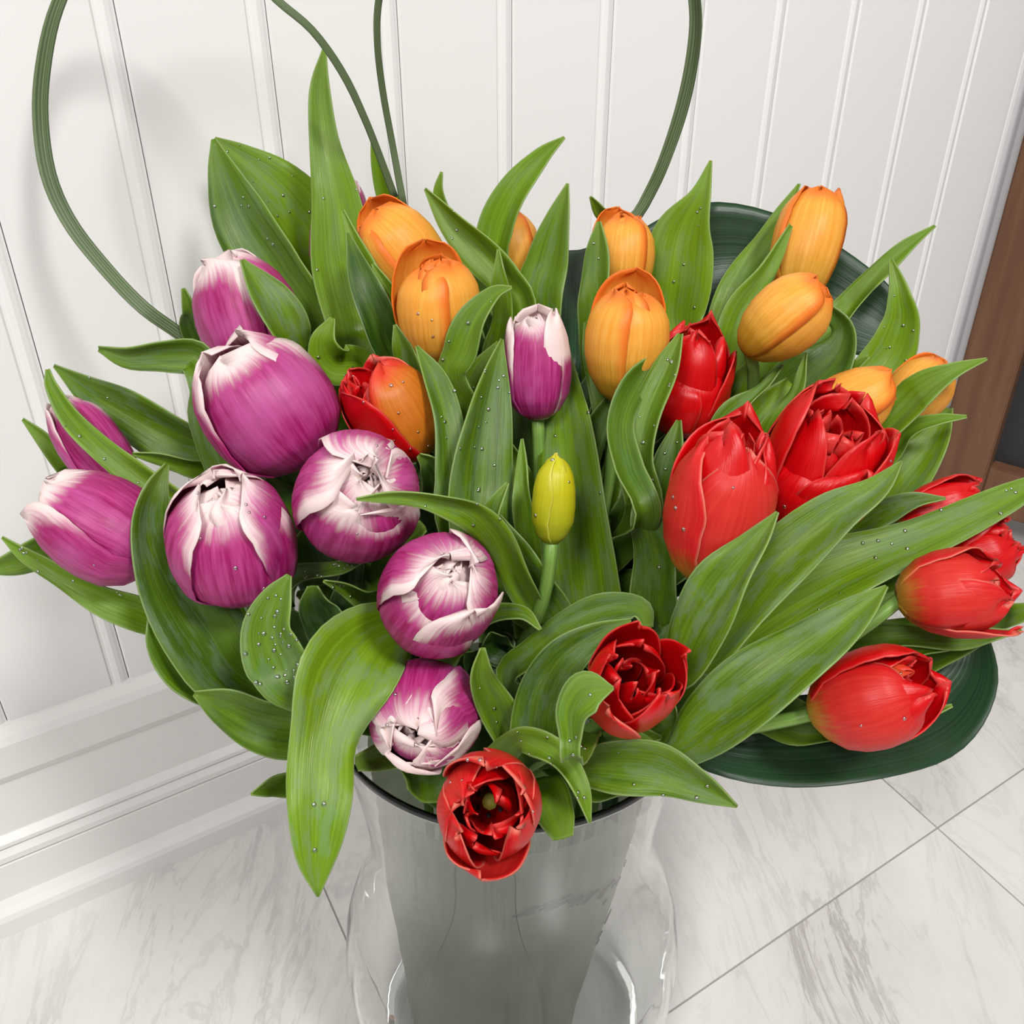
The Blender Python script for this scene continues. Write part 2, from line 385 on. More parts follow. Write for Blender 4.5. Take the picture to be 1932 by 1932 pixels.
# ------------------------------------------------------------------ vase
VX, VY = 0.0, 0.459
RIM_Z = 0.380
MOUTH = Vector((VX, VY, RIM_Z))
va = bpy.data.objects.new('glass_vase', None); COL.objects.link(va); va.location = (VX, VY, 0)
tag(va, 'tall clear hurricane glass vase holding the tulip bouquet', 'vase')
VP = [(0, .100), (.004, .104), (.03, .113), (.07, .1235), (.11, .1275), (.15, .1235), (.185, .112), (.215, .1035), (.245, .0995), (.28, .1005), (.325, .106), (.355, .1115), (RIM_Z, .117)]
def lathe(name, prof, mat, parent, n=72, closed=False, flute=0.0):
    def fr(r, z, k): return r*(1+flute*math.cos(2*math.pi*k*26/n)*math.exp(-((z-.11)/.05)**2)*(1 if r > .05 else 0))
    vs_ = [(fr(r, z, k)*math.cos(2*math.pi*k/n), fr(r, z, k)*math.sin(2*math.pi*k/n), z) for r, z in prof for k in range(n)]
    f = grid_faces(len(prof), n, True)
    if closed: f += [tuple(range(n)), tuple((len(prof)-1)*n+k for k in range(n))]
    o = link_mesh(name, vs_, f, mat, parent)
    bm = bmesh.new(); bm.from_mesh(o.data); bmesh.ops.recalc_face_normals(bm, faces=bm.faces[:]); bm.to_mesh(o.data); bm.free()
    return o
def smoothprof(P, n): return [tuple(p) for p in catmull(P, n)]
sp = smoothprof([(r, z) for z, r in VP], 60)
gm = NT('clear_glass'); GLASS = gm.done(gm.pbr((.97, .985, .975), .0, .5, None, 1.0, 0, 1.45))
TH = .0032
outer = [(.0005, 0.0)]+sp
inner = [(r-TH, z) for r, z in reversed(sp) if z > .012]+[(.06, .012), (.0005, .012)]
rimr = sp[-1][0]-TH/2
body = outer + [(rimr+TH*.35, RIM_Z+.0014), (rimr, RIM_Z+.002), (rimr-TH*.35, RIM_Z+.0014)] + inner
gb = lathe('glass_body', [(r, z+.0005) for r, z in body], GLASS, va, n=208, closed=True, flute=.003)
# grey-green translucent sleeve with the stems inside
ln = NT('grey_green_sleeve'); tc = ln.new('ShaderNodeTexCoord').outputs['Object']
lc = ln.mix(ln.maprange(ln.noise(tc, 9, 4), .3, .7), (.070, .098, .050), (.120, .150, .088))
tb = ln.new('ShaderNodeBsdfTransparent'); tb.inputs[0].default_value = (.58, .68, .50, 1)
ms = ln.new('ShaderNodeMixShader'); ms.inputs[0].default_value = .62
ln.l.new(tb.outputs[0], ms.inputs[1]); ln.l.new(ln.pbr(lc, .35, .4), ms.inputs[2]); SLEEVE = ln.done(ms.outputs[0])
sl = lathe('inner_sleeve', smoothprof([(.066, .016), (.070, .08), (.077, .16), (.085, .23), (.090, .29), (.094, .335)], 24), SLEEVE, va)

for v_ in sl.data.vertices: v_.co.x -= .018*(1-v_.co.z/.335)
# small dark flecks strung along the sleeve surface
bm = bmesh.new(); wr = random.Random(3)
def on_sleeve(u, v):
    r = ray(u, v); o_ = CAM-Vector((VX, VY, 0)); t = .5
    while t < 1.2:
        q = o_+r*t
        if 0 < q.z < .335 and math.hypot(q.x+.018*(1-q.z/.335), q.y) < pw([(.016, .066), (.08, .070), (.16, .077), (.23, .085), (.29, .090), (.335, .094)], q.z)+.0006: return q
        t += .001
    return None
for u, v in [(985+i*7+wr.uniform(-8, 8), pw([(980, 1722), (1060, 1694), (1130, 1684), (1160, 1650), (1200, 1590)], 985+i*7)+wr.uniform(-7, 7)) for i in range(31)]+[(1138, 1695), (1142, 1724), (1146, 1728), (1138, 1738), (1128, 1757), (1124, 1770)]:
    c_ = on_sleeve(u, v)
    if c_ is None: continue
    n_ = Vector((c_.x, c_.y, 0)).normalized(); tx = Vector((-n_.y, n_.x, .25)).normalized(); ty = n_.cross(tx); a, b = wr.uniform(.003, .0075), wr.uniform(.0007, .0014)
    ring = [bm.verts.new(c_+tx*a*math.cos(k*.785)*wr.uniform(.7, 1.1)+ty*b*math.sin(k*.785)+n_*h) for h in (0, .0006) for k in range(8)]
    bm.faces.new(ring[8:]); bm.faces.new(list(reversed(ring[:8])))
    for k in range(8): bm.faces.new((ring[k], ring[(k+1) % 8], ring[8+(k+1) % 8], ring[8+k]))
lr = bm_obj('leaf_shreds', bm, simple('wet_leaf_shred', (.014, .020, .010), .5, .3), va); lr['kind'] = 'stuff'

# ------------------------------------------------------------------ tulips
def head_profile(s, o, con=0.0):
    rc = pw([(0, .10), (.06, .36), (.15, .68), (.3, .94), (.45, 1.0), (.6, .97), (.75, .85), (.87, .67), (1, .42)], s)
    rk = pw([(0, .09), (.06, .25), (.15, .48), (.3, .77), (.45, .94), (.6, 1.0), (.75, .95), (.87, .80), (1, .55)], s)
    ro = pw([(0, .10), (.06, .30), (.15, .56), (.3, .82), (.48, 1.0), (.66, 1.07), (.8, 1.12), (.9, 1.15), (1, 1.18)], s)
    z = pw([(0, 0), (.06, .018), (.15, .085), (.3, .235), (.48, .44), (.66, .65), (.8, .81), (.9, .91), (1, 1.0)], s)
    return lerp(lerp(rc, rk, con), ro, o), z
def petal_outline(s, point):
    if s < .55: a = math.sqrt(max(0, 1-(1-s/.55)**2))*.86+.14*(s/.55)
    else:
        q = (s-.55)/.45; a = max(0, 1-q**lerp(2.7, 1.5, min(1, point)))**lerp(.50, 1.02, min(1.3, point))
    return max(a, .02)
NS, NTT = 23, 15
def petal(parent, mat, R, L, rnd, th, w=1.2, z=1.0, r=1.0, o=0.0, c=.08, e=0.0, eL=0.0, eR=0.0, f=.03, p=.2, lean=0.0, tw=0.0, mid=.035, wh=0.0, con=0.0, m=None, sk=0.0, imb=.055):
    """one petal. th: degrees round the cup (0 faces the viewer), w width, z height, r layer radius, o openness, c inward tip curl,
    e / eL / eR outward roll of both / left / right edges, f ruffle, p pointedness, lean outward, tw twist, wh whiteness, sk tip skew"""
    ph = rnd.uniform(0, 6.28); ph2 = rnd.uniform(0, 6.28); th0 = math.radians(th)
    vs_, uv, md = [], [], []
    for i in range(NS):
        s_ = (i/(NS-1))**.92
        pr, pz = head_profile(s_, o, con)
        hw = petal_outline(s_, p)*w
        for j in range(NTT):
            t = 2*j/(NTT-1)-1
            r0 = pr*r
            ang = max(-1.6, min(1.6, t*hw/max(r0, .34)))
            ee = e + (eR if t > 0 else eL)
            rr = r0*(1+ee*abs(t)**3*sst(.15, .6, s_)) + imb*t*sst(.05, .3, s_)*min(1, r0*1.6) - mid*math.exp(-(t/.16)**2)*sst(.1, .4, s_)*(1-.5*s_)
            rr += f*math.sin(s_*8+ph+2.5*t)*(abs(t)**2.5)*sst(.2, .7, s_) + f*1.3*math.sin(t*4.2+ph2)*sst(.75, 1, s_)
            dx = lean*s_*s_ - min(c, max(0, r0-.05))*sst(.66, 1, s_)**1.25
            rr = max(rr, .03)
            zz = pz*z + f*.9*math.sin(t*6+ph)*sst(.72, 1, s_)
            zz -= .16*abs(c)*sst(.82, 1, s_)
            a = th0+tw*s_+sk*s_*s_*.5
            lx, ly = rr*math.cos(ang)+dx, rr*math.sin(ang)
            vs_.append(Vector((R*(lx*math.cos(a)-ly*math.sin(a)), R*(lx*math.sin(a)+ly*math.cos(a)), zz*L))); uv.append(((t+1)/2, s_))
            md.append(min((1-abs(t))*hw, (1-s_)*1.7))
    fc = [tuple(reversed(q)) for q in grid_faces(NS, NTT)]
    ob = link_mesh('petal', vs_, fc, PETAL[m] if m else mat, parent, uv, {'margin': md, 'white': [wh]*len(md)})
    mo = ob.modifiers.new('thickness', 'SOLIDIFY'); mo.thickness = .0007; mo.offset = 0
    return ob

def bez(p0, p1, p2, p3, n):
    return [p0*(1-t)**3+p1*3*t*(1-t)**2+p2*3*t*t*(1-t)+p3*t**3 for t in [i/(n-1) for i in range(n)]]

SLOTS = [Vector((math.cos(i*2.39996), math.sin(i*2.39996), 0))*math.sqrt((i+.5)/30) for i in range(30)]
def take_slot(want):
    b = min(SLOTS, key=lambda q: (q-want).length); SLOTS.remove(b); return b
TULIPS = []
SPEC = {
 1: [dict(th=42, w=1.30, z=.97, c=.12, wh=.0), dict(th=-62, w=1.35, z=.98, c=.1, wh=.10), dict(th=165, w=1.25, z=1.0, c=.1)],
 2: [dict(th=-14, w=1.42, z=.93, c=.10, p=.05, wh=.06, eR=.05), dict(th=112, w=1.25, z=.99, c=.06), dict(th=232, w=1.25, z=1.0, c=.1)],
 3: [dict(th=-8, w=1.30, z=.90, c=.16, wh=.05), dict(th=100, w=1.35, z=.98, c=.12, eL=.16, wh=.03), dict(th=-112, w=1.2, z=.95, c=.14), dict(th=-170, w=1.1, z=1.0, c=.2)],
 4: [dict(th=8, w=1.55, z=.84, o=.22, c=.02, p=0, f=.05, wh=.10), dict(th=158, w=1.4, z=1.02, o=0, c=.34, f=.05, wh=.0), dict(th=-112, w=1.25, z=.98, o=.05, c=.22, e=.05, f=.05, wh=.08), dict(th=85, w=1.1, z=.95, c=.22, r=.97)],
 5: [dict(th=-18, w=1.45, z=.78, o=.12, c=.08, p=0, f=.05, wh=.12), dict(th=-120, w=1.35, z=1.0, c=.26, wh=.02), dict(th=135, w=1.2, z=1.0, c=.22, wh=.0), dict(th=62, w=1.0, z=.86, o=.35, c=-.02, wh=.12)],
 6: [dict(th=10, w=1.4, z=1.0, o=.0, c=.36, p=.2, wh=.0), dict(th=150, w=1.25, z=.86, o=.30, c=0, p=0, wh=.25), dict(th=-135, w=1.15, z=.82, o=.30, c=0, p=0, wh=.25), dict(th=95, w=1.0, z=.92, o=.15, c=.12, wh=.12), dict(th=-80, w=1.25, z=.95, o=.05, c=.2, wh=.05)],
 7: [dict(th=26, w=1.48, z=.97, c=.05, wh=.14, p=.05), dict(th=-78, w=1.15, z=.97, o=.16, c=.0, wh=.02), dict(th=148, w=1.25, z=1.0, c=.08)],
 9: [dict(th=-28, w=1.30, z=.92, o=.0, c=-.02, wh=.02), dict(th=74, w=1.05, z=.98, o=.16, c=-.05, wh=.75, p=.3, r=1.05), dict(th=168, w=1.2, z=1.0, c=-.06, o=.1, wh=.3), dict(th=-100, w=1.0, z=.92, o=.16, c=-.12, wh=.15)],
 11: [dict(th=28, w=1.42, z=.95, c=.10, p=.1), dict(th=-76, w=1.1, z=.92, c=.08, p=.1), dict(th=150, w=1.2, z=1.02, o=.06, c=-.02, p=.15)],
 12: [dict(th=-50, w=1.12, z=.88, c=.12, p=.05), dict(th=52, w=1.28, z=.92, c=.10, p=.05), dict(th=-160, w=1.25, z=1.03, o=.12, c=-.02, p=.15)],
 15: [dict(th=-62, w=1.12, z=.90, c=.12, p=.05), dict(th=44, w=1.32, z=.89, c=.12, p=.02), dict(th=172, w=1.2, z=1.03, o=.06, c=.02, p=.3)],
 16: [dict(th=-8, w=1.38, z=.96, c=.10, p=.05), dict(th=92, w=1.1, z=1.0, c=.05, p=.3), dict(th=-112, w=1.2, z=.99, c=.1, p=.2)],
 17: [dict(th=-48, w=1.25, z=.97, c=.10, p=.1), dict(th=56, w=1.25, z=.95, c=.10, p=.1), dict(th=172, w=1.2, z=.98, c=.14, p=.3)],
 18: [dict(th=-40, w=1.3, z=.98, o=.1, c=.02, p=0, f=.03), dict(th=60, w=1.1, z=.94, c=.1), dict(th=180, w=1.2, z=1, c=.1)],
 20: [dict(th=42, w=1.32, z=.95, o=.05, m='amber', p=.6), dict(th=-68, w=1.05, z=.98, o=.42, m='red', p=.5, eR=.12), dict(th=-140, w=1.1, z=1.0, o=.30, m='red', p=.5), dict(th=150, w=1.2, z=1.0, o=.2, m='coral', p=.6)],
 21: [dict(th=-40, w=1.15, z=.62, o=.12, p=.4), dict(th=40, w=1.05, z=.66, o=.25, p=.4), dict(th=95, w=.92, z=.82, o=.50, lean=.08, p=.6, e=.08), dict(th=175, w=1.2, z=1.06, o=.12, p=1.3), dict(th=-110, w=1.15, z=.95, o=.08, p=.9)],
 22: [dict(th=34, w=1.42, z=.86, o=.06, m='coral', p=1.35, sk=-.15, f=.02), dict(th=-66, w=1.05, z=.86, o=.10, m='coral', p=1.2, f=.03), dict(th=180, w=1.35, z=1.03, o=.02, m='red', p=1.0), dict(th=112, w=1.15, z=.90, o=.08, m='red', p=.5)],
 23: [dict(th=-25, w=1.1, z=.62, o=.25, p=.3), dict(th=50, w=1.05, z=.70, o=.55, p=.25, lean=.05), dict(th=105, w=1.0, z=.92, o=.62, p=.45), dict(th=175, w=1.15, z=1.0, o=.40, p=.5), dict(th=-85, w=.95, z=1.06, o=.38, p=.35, f=.03), dict(th=-140, w=1.0, z=1.02, o=.35, p=.5)],
 26: [dict(th=-20, w=1.35, z=.82, o=.02, m='coral', p=.15, c=.06), dict(th=98, w=.78, z=1.0, o=.72, r=1.12, m='coral', p=.8, e=.05), dict(th=-105, w=1.0, z=.88, o=.40, m='coral', p=.9, f=.05), dict(th=165, w=1.2, z=1.06, o=.12, m='red', p=.7), dict(th=45, w=1.05, z=.92, o=.05, m='coral', p=.5)],
 27: [dict(th=34, w=1.46, z=.88, o=.05, m='coral', p=.45, f=.02), dict(th=-60, w=.95, z=.86, r=.82, o=.06, m='amber', p=.55, c=.1), dict(th=172, w=1.3, z=1.05, o=.20, m='red', p=.55, f=.06), dict(th=-112, w=1.3, z=1.0, o=.08, m='red', p=.3, e=.05)],
 28: [dict(th=-8, w=.95, z=.90, o=.70, lean=.22, m='coral', p=.25), dict(th=72, w=1.05, z=.95, o=.40, p=.8), dict(th=140, w=.95, z=1.0, o=.62, lean=.10, p=1.0), dict(th=-78, w=.90, z=.96, o=.30, p=.6), dict(th=-142, w=.95, z=1.02, o=.62, lean=.08, p=1.0)],
 29: [dict(th=8, w=1.0, z=.98, o=.55, lean=.16, m='coral', p=.85), dict(th=-52, w=1.1, z=.95, o=.42, lean=.06, m='coral', p=.4), dict(th=70, w=1.1, z=.95, o=.18, m='coral', p=.4), dict(th=122, w=1.0, z=.98, o=.30, m='coral', p=.6), dict(th=176, w=1.05, z=.98, o=.58, lean=.26, m='coral', p=.9), dict(th=-108, w=1.1, z=.95, o=.22, m='coral', p=.5)],
}
BEND = {17: (.075, .05, -.07), 12: (0, .05, -.06), 7: (.0, .05, .01), 24: (-.02, .05, .0), 26: (-.05, -.03, -.08), 30: (0, -.02, -.05)}   # stems that bow clear of their neighbours
INNER = {1: 2, 7: 2, 8: 1, 9: 2, 10: 1, 30: 0, 13: 1}
def tulip(kind, b, t, wpx, dz, dd, o, roll, label, seed=0, style='single'):
    rnd = random.Random(seed*17+3)
    cu, cv = (b[0]+t[0])/2, (b[1]+t[1])/2; d = D(cu, cv)+dz
    B = px(b[0], b[1], d+dd/2); T = px(t[0], t[1], d-dd/2)
    L = (T-B).length; R = wpx/2/ppm(d); ax = (T-B).normalized()
    root = bpy.data.objects.new('tulip', None); COL.objects.link(root); root.location = B
    tag(root, label, 'tulip')
    root['group'] = {'purple': 'purple and white tulips', 'orange': 'orange tulips', 'red': 'red tulips', 'yellow': 'tulip buds'}[kind]
    X = (CAM-(B+T)/2); X = (X-ax*X.dot(ax)).normalized(); Y = ax.cross(X)
    hd = Matrix(((X.x, Y.x, ax.x, 0), (X.y, Y.y, ax.y, 0), (X.z, Y.z, ax.z, 0), (0, 0, 0, 1)))
    ps = []
    spec = list(SPEC.get(seed, ()))
    if kind == 'yellow': o = -.32
    con = {'purple': .1, 'orange': .75, 'red': .7, 'yellow': .15}[kind]
    if style == 'single': style = 'red'
    q = lambda a: (a+roll+rnd.uniform(-7, 7))
    if not spec:
        if kind == 'purple':
            spec = [dict(th=q(0), w=1.3, z=.96, c=.10), dict(th=q(120), w=1.25, z=.98, c=.12), dict(th=q(240), w=1.25, z=1, c=.12)]
        elif kind == 'orange':
            spec = [dict(th=q(-54), w=1.12, z=.92, c=.10, p=.1), dict(th=q(54), w=1.2, z=.93, c=.10, p=.1), dict(th=q(180), w=1.25, z=1.02, c=.0, o=.05, p=.2)]
        elif kind == 'red':
            spec = [dict(th=q(0), w=1.2, z=.86, m=style), dict(th=q(120), w=1.15, z=.95, m=style), dict(th=q(240), w=1.15, z=1.0, m=style)]
        else:
            spec = [dict(th=-75, w=1.25, c=.42, f=.004, p=1.2, mid=.01), dict(th=45, w=1.3, c=.42, f=.004, p=1.2, mid=.01), dict(th=165, w=1.2, c=.42, f=.004, p=1.2), dict(th=100, w=1, r=.9, z=.98, c=.2, f=.004, p=.8), dict(th=-15, w=1, r=.9, z=.98, c=.2, f=.004, p=.8)]
    n_in = {'purple': ((3, .80, 1.0, .92, .26), (3, .56, .86, .88, .18), (2, .32, .5, .84, .08)), 'orange': ((3, .84, .92, .92, .16), (3, .52, .58, .88, .12)),
            'red': ((3, .84, .98, .90, .04), (3, .54, .80, .80, .05)), 'yellow': ()}[kind]
    if INNER.get(seed) is not None: n_in = n_in[:INNER[seed]]
    for sp_ in spec:
        k = dict(o=o, con=con); k['p'] = {'purple': .12, 'orange': .2, 'red': .75, 'yellow': .7}[kind]; k['f'] = {'purple': .035, 'orange': .015, 'red': .045, 'yellow': .004}[kind]
        k.update(sp_); ps.append(petal(root, PETAL[kind], R, L, rnd, **k))
    for li, (cnt, r_, w_, z_, c_) in enumerate(n_in):
        for a in range(cnt):
            ps.append(petal(root, PETAL[kind], R, L, rnd, th=q((a+.5*(li % 2 == 0))*360/cnt)+rnd.uniform(-9, 9)*li, w=w_, z=z_*rnd.uniform(.93, 1.05), r=r_, o=o*(.85-.2*li), c=c_*(1-o), f={'purple': .03, 'orange': .02, 'red': .06}[kind]*(1+.5*li),
                p={'purple': .08, 'orange': .2, 'red': .5}[kind], tw=rnd.uniform(-.25, .25)*li, wh=.06+.12*li if kind == 'purple' else 0, con=con*.8))
    # pistil and stamens in the cup
    bm = bmesh.new(); bmesh.ops.create_cone(bm, segments=8, radius1=.0028, radius2=.0036, depth=L*.34, cap_ends=True, matrix=Matrix.Translation((0, 0, L*.2)))
    ps.append(bm_obj('pistil', bm, PISTIL, root, True))
    if kind == 'red':
        for q in range(6):
            bm = bmesh.new(); bmesh.ops.create_uvsphere(bm, u_segments=6, v_segments=5, radius=1, matrix=Matrix.Rotation(q*math.pi/3, 4, 'Z') @ Matrix.Translation((R*.26, 0, L*.34)) @ Matrix.Diagonal((.0013, .0013, .006, 1)))
            ps.append(bm_obj('stamen', bm, STAMEN, root, True))
    for p in ps:
        p.data.transform(hd)
    # stem: from the cup down through the mouth of the vase to its bottom
    c = Vector((B.x-VX, B.y-VY, 0)); rad = min(c.length, .24)/.24; c = c.normalized() if c.length > .001 else Vector((1, 0, 0))
    slot = take_slot(c*(.15+.85*rad)); dn = slot.normalized()
    neck = Vector((VX, VY, RIM_Z-.075))+slot*.064
    foot = Vector((VX-.016, VY, .024))+slot*.050
    hlen = (B-neck).length
    c1 = B-ax*hlen*.35 if seed not in BEND else B-ax*.035+Vector(BEND[seed])
    pts = bez(B+ax*.004, c1, neck+Vector((0, 0, hlen*.35))+slot*.016, neck, 20)
    pts += bez(neck, neck-Vector((0, 0, .08))-slot*.003, foot+Vector((0, 0, .1)), foot, 12)[1:]
    rs = [lerp(.0036, .0030, i/(len(pts)-1)) for i in range(len(pts))]
    st = tube('stem', [p-B for p in pts], rs, STEM, root)
    TULIPS.append(dict(root=root, B=B, T=T, c=((b[0]+t[0])/2, (b[1]+t[1])/2), stem=pts[:20], n=0, head=ps, R=R, L=L))
    return root

T_ = tulip
#      kind     base        tip        width  dz    dd   open roll label
T_('purple', (522, 722), (412, 478), 196, .020, .015, .0, 20, 'closed purple tulip with a broad white stripe, below the folded upright leaf', 1, 'slim')
T_('purple', (585, 868), (412, 650), 246, -.012, .030, .03, 75, 'large purple and white tulip leaning over a horizontal leaf tip', 2)
T_('purple', (458, 1108), (412, 905), 238, -.016, .045, .04, 10, 'rounded purple tulip with white tips beside a long curved dark leaf', 3)
T_('purple', (655, 985), (700, 880), 232, -.022, .066, .12, 40, 'open purple tulip with a thin leaf lying across its petals', 4)
T_('purple', (800, 1160), (862, 1068), 220, -.018, .060, .10, 70, 'small round purple tulip with creamy inner petals, above the hanging leaf', 5)
T_('purple', (815, 1320), (785, 1385), 206, .012, .062, .22, 15, 'purple tulip over the vase rim with a wide open white centre', 6)
T_('purple', (292, 1062), (78, 925), 200, -.005, .010, .0, 30, 'lilac tulip with cream edge lying sideways above a long slim leaf', 7)
T_('purple', (240, 925), (106, 752), 116, .022, .010, .0, 0, 'slender pink purple tulip half hidden behind a crossing leaf', 8, 'slim')
T_('purple', (1015, 790), (1008, 582), 124, -.008, .020, .10, 50, 'narrow upright purple tulip with a white side petal, between green leaves', 9, 'slim')
T_('purple', (628, 540), (652, 328), 105, .085, .005, .0, 15, 'pink purple tulip mostly hidden behind the tallest leaf', 10, 'slim')
T_('orange', (832, 572), (686, 392), 150, .018, .025, .0, 15, 'orange tulip leaning behind another orange tulip, next to the tallest leaf', 11)
T_('orange', (832, 692), (820, 468), 160, -.012, .030, .02, 90, 'plump orange tulip with tightly packed tips and water drops, above the red amber tulip', 12)
T_('orange', (985, 560), (952, 388), 108, .062, .005, .0, 40, 'pale orange tulip hidden behind an upright leaf with a curved tip', 13)
T_('orange', (1168, 580), (1182, 392), 122, .036, .010, .0, 30, 'orange tulip with a notched tip in front of a thin grass loop', 14)
T_('orange', (1168, 757), (1194, 518), 158, -.020, .025, .02, 30, 'orange tulip with a dark seam between petals, beside the small red tulip', 15)
T_('orange', (1490, 580), (1552, 350), 128, .025, .005, .0, 85, 'tall straight orange tulip with pale yellow sides against the white wall', 16)
T_('orange', (1402, 664), (1562, 534), 142, -.030, .020, .0, 60, 'yellow orange tulip leaning over in front of the dark broad leaf', 17)
T_('orange', (1500, 815), (1688, 722), 128, .006, .010, .02, 20, 'orange tulip lying behind the ruffled red tulip', 18)
T_('orange', (1672, 800), (1790, 678), 112, .024, .005, .0, 0, 'yellow orange tulip with a pointed leaf across it beside the bench leg', 19)
T_('red', (798, 862), (688, 690), 160, .004, .020, .12, 65, 'red tulip with one amber outer petal, between purple and orange tulips', 20, 'amber')
T_('red', (1272, 820), (1332, 612), 150, .020, .030, .30, 40, 'bright red ruffled tulip right beside the upright orange tulip', 21)
T_('red', (1312, 1090), (1405, 785), 200, -.035, .030, .10, 30, 'large red tulip cup with smooth outer petals and a leaf tip before it', 22, 'coral')
T_('red', (1490, 985), (1612, 768), 220, -.014, .040, .35, 10, 'wide open ruffled red tulip beneath an orange tulip', 23)
T_('red', (1690, 985), (1862, 925), 96, .018, .005, .10, 0, 'red tulip with a narrow leaf crossing it near the bench leg', 24)
T_('red', (1780, 1085), (1922, 1005), 120, .020, .010, .15, 30, 'red tulip peeking from behind the longest leaf', 25)
T_('red', (1690, 1125), (1915, 1105), 158, -.020, .015, .16, 100, 'coral red tulip lying sideways with a loose lower petal', 26, 'coral')
T_('red', (1528, 1348), (1765, 1285), 186, -.015, .025, .16, 80, 'coral red tulip lying on the dark broad ribbed leaf', 27, 'coral')
T_('red', (1165, 1335), (1215, 1255), 168, -.034, .058, .42, 25, 'small ruffled red tulip with a curled leaf tip touching it', 28)
T_('red', (925, 1498), (922, 1544), 192, -.036, .062, .38, 90, 'red tulip hanging over the vase rim with its opening visible', 29, 'coral')
T_('yellow', (1040, 1025), (1049, 845), 80, -.012, .010, .0, 45, 'slim yellow green tulip bud standing before a wide leaf', 30)

# ------------------------------------------------------------------ leaves
def ribbon_geom(pts, width, tilt, fold, wave=0.0, seed=0, nseg=30, nt=8, sharp=1.25):
    """pts: control points (world); width: real half widths at control points; tilt in degrees (number or list)"""
    rnd = random.Random(seed+11); ph = rnd.uniform(0, 6.28); ph2 = rnd.uniform(0, 6.28)
    tl = tilt if isinstance(tilt, (list, tuple)) else [tilt]*len(pts)
    S = catmull([(*p, w_, math.radians(a)) for p, w_, a in zip(pts, width, tl)], nseg)
    P = [Vector(s[:3]) for s in S]; vs_, uv, md = [], [], []
    prev = None; cum = [0]
    for a, b in zip(P, P[1:]): cum.append(cum[-1]+(b-a).length)
    for i, p in enumerate(P):
        T = (P[min(i+1, nseg-1)]-P[max(i-1, 0)]).normalized(); V = (p-CAM).normalized()
        c = T.cross(V); cl = c.length
        if prev is not None:
            if c.dot(prev) < 0: c = -c
            k = sst(.15, .45, cl); c = (c.normalized()*k + (prev-T*prev.dot(T)).normalized()*(1-k))
        c.normalize(); prev = c.copy()
        q = Matrix.Rotation(S[i][4], 3, T); c = q @ c; nrm = c.cross(T)
        if nrm.dot(V) > 0 and abs(S[i][4]) < 1.5: nrm = -nrm
        hw = max(S[i][3], .0004); sv = cum[i]/cum[-1]
        for j in range(nt):
            t = 2*j/(nt-1)-1
            off = fold*hw*(abs(t)**sharp-.45) + wave*math.sin(sv*11+ph+(1.3 if t > 0 else 0))*abs(t)**2*.012*sst(.05, .3, sv)
            vs_.append(p+c*(t*hw)+nrm*off); uv.append(((t+1)/2, sv)); md.append((1-abs(t))*hw*20)
    return vs_, uv, md
def ribbon(name, pts, width, tilt, fold, mat, parent, origin, tone=.5, bloom=.5, wave=0.0, seed=0, nseg=30, nt=8, thick=.0007, sharp=1.25):
    vs_, uv, md = ribbon_geom(pts, width, tilt, fold, wave, seed, nseg, nt, sharp); vs_ = [q-origin for q in vs_]
    ob = link_mesh(name, vs_, grid_faces(nseg, nt), mat, parent, uv, {'margin': md, 'tone': [tone]*len(vs_), 'bloom': [bloom]*len(vs_)})
    m = ob.modifiers.new('thickness', 'SOLIDIFY'); m.thickness = thick; m.offset = 0
    return ob
LN = [0]; CALLS = []
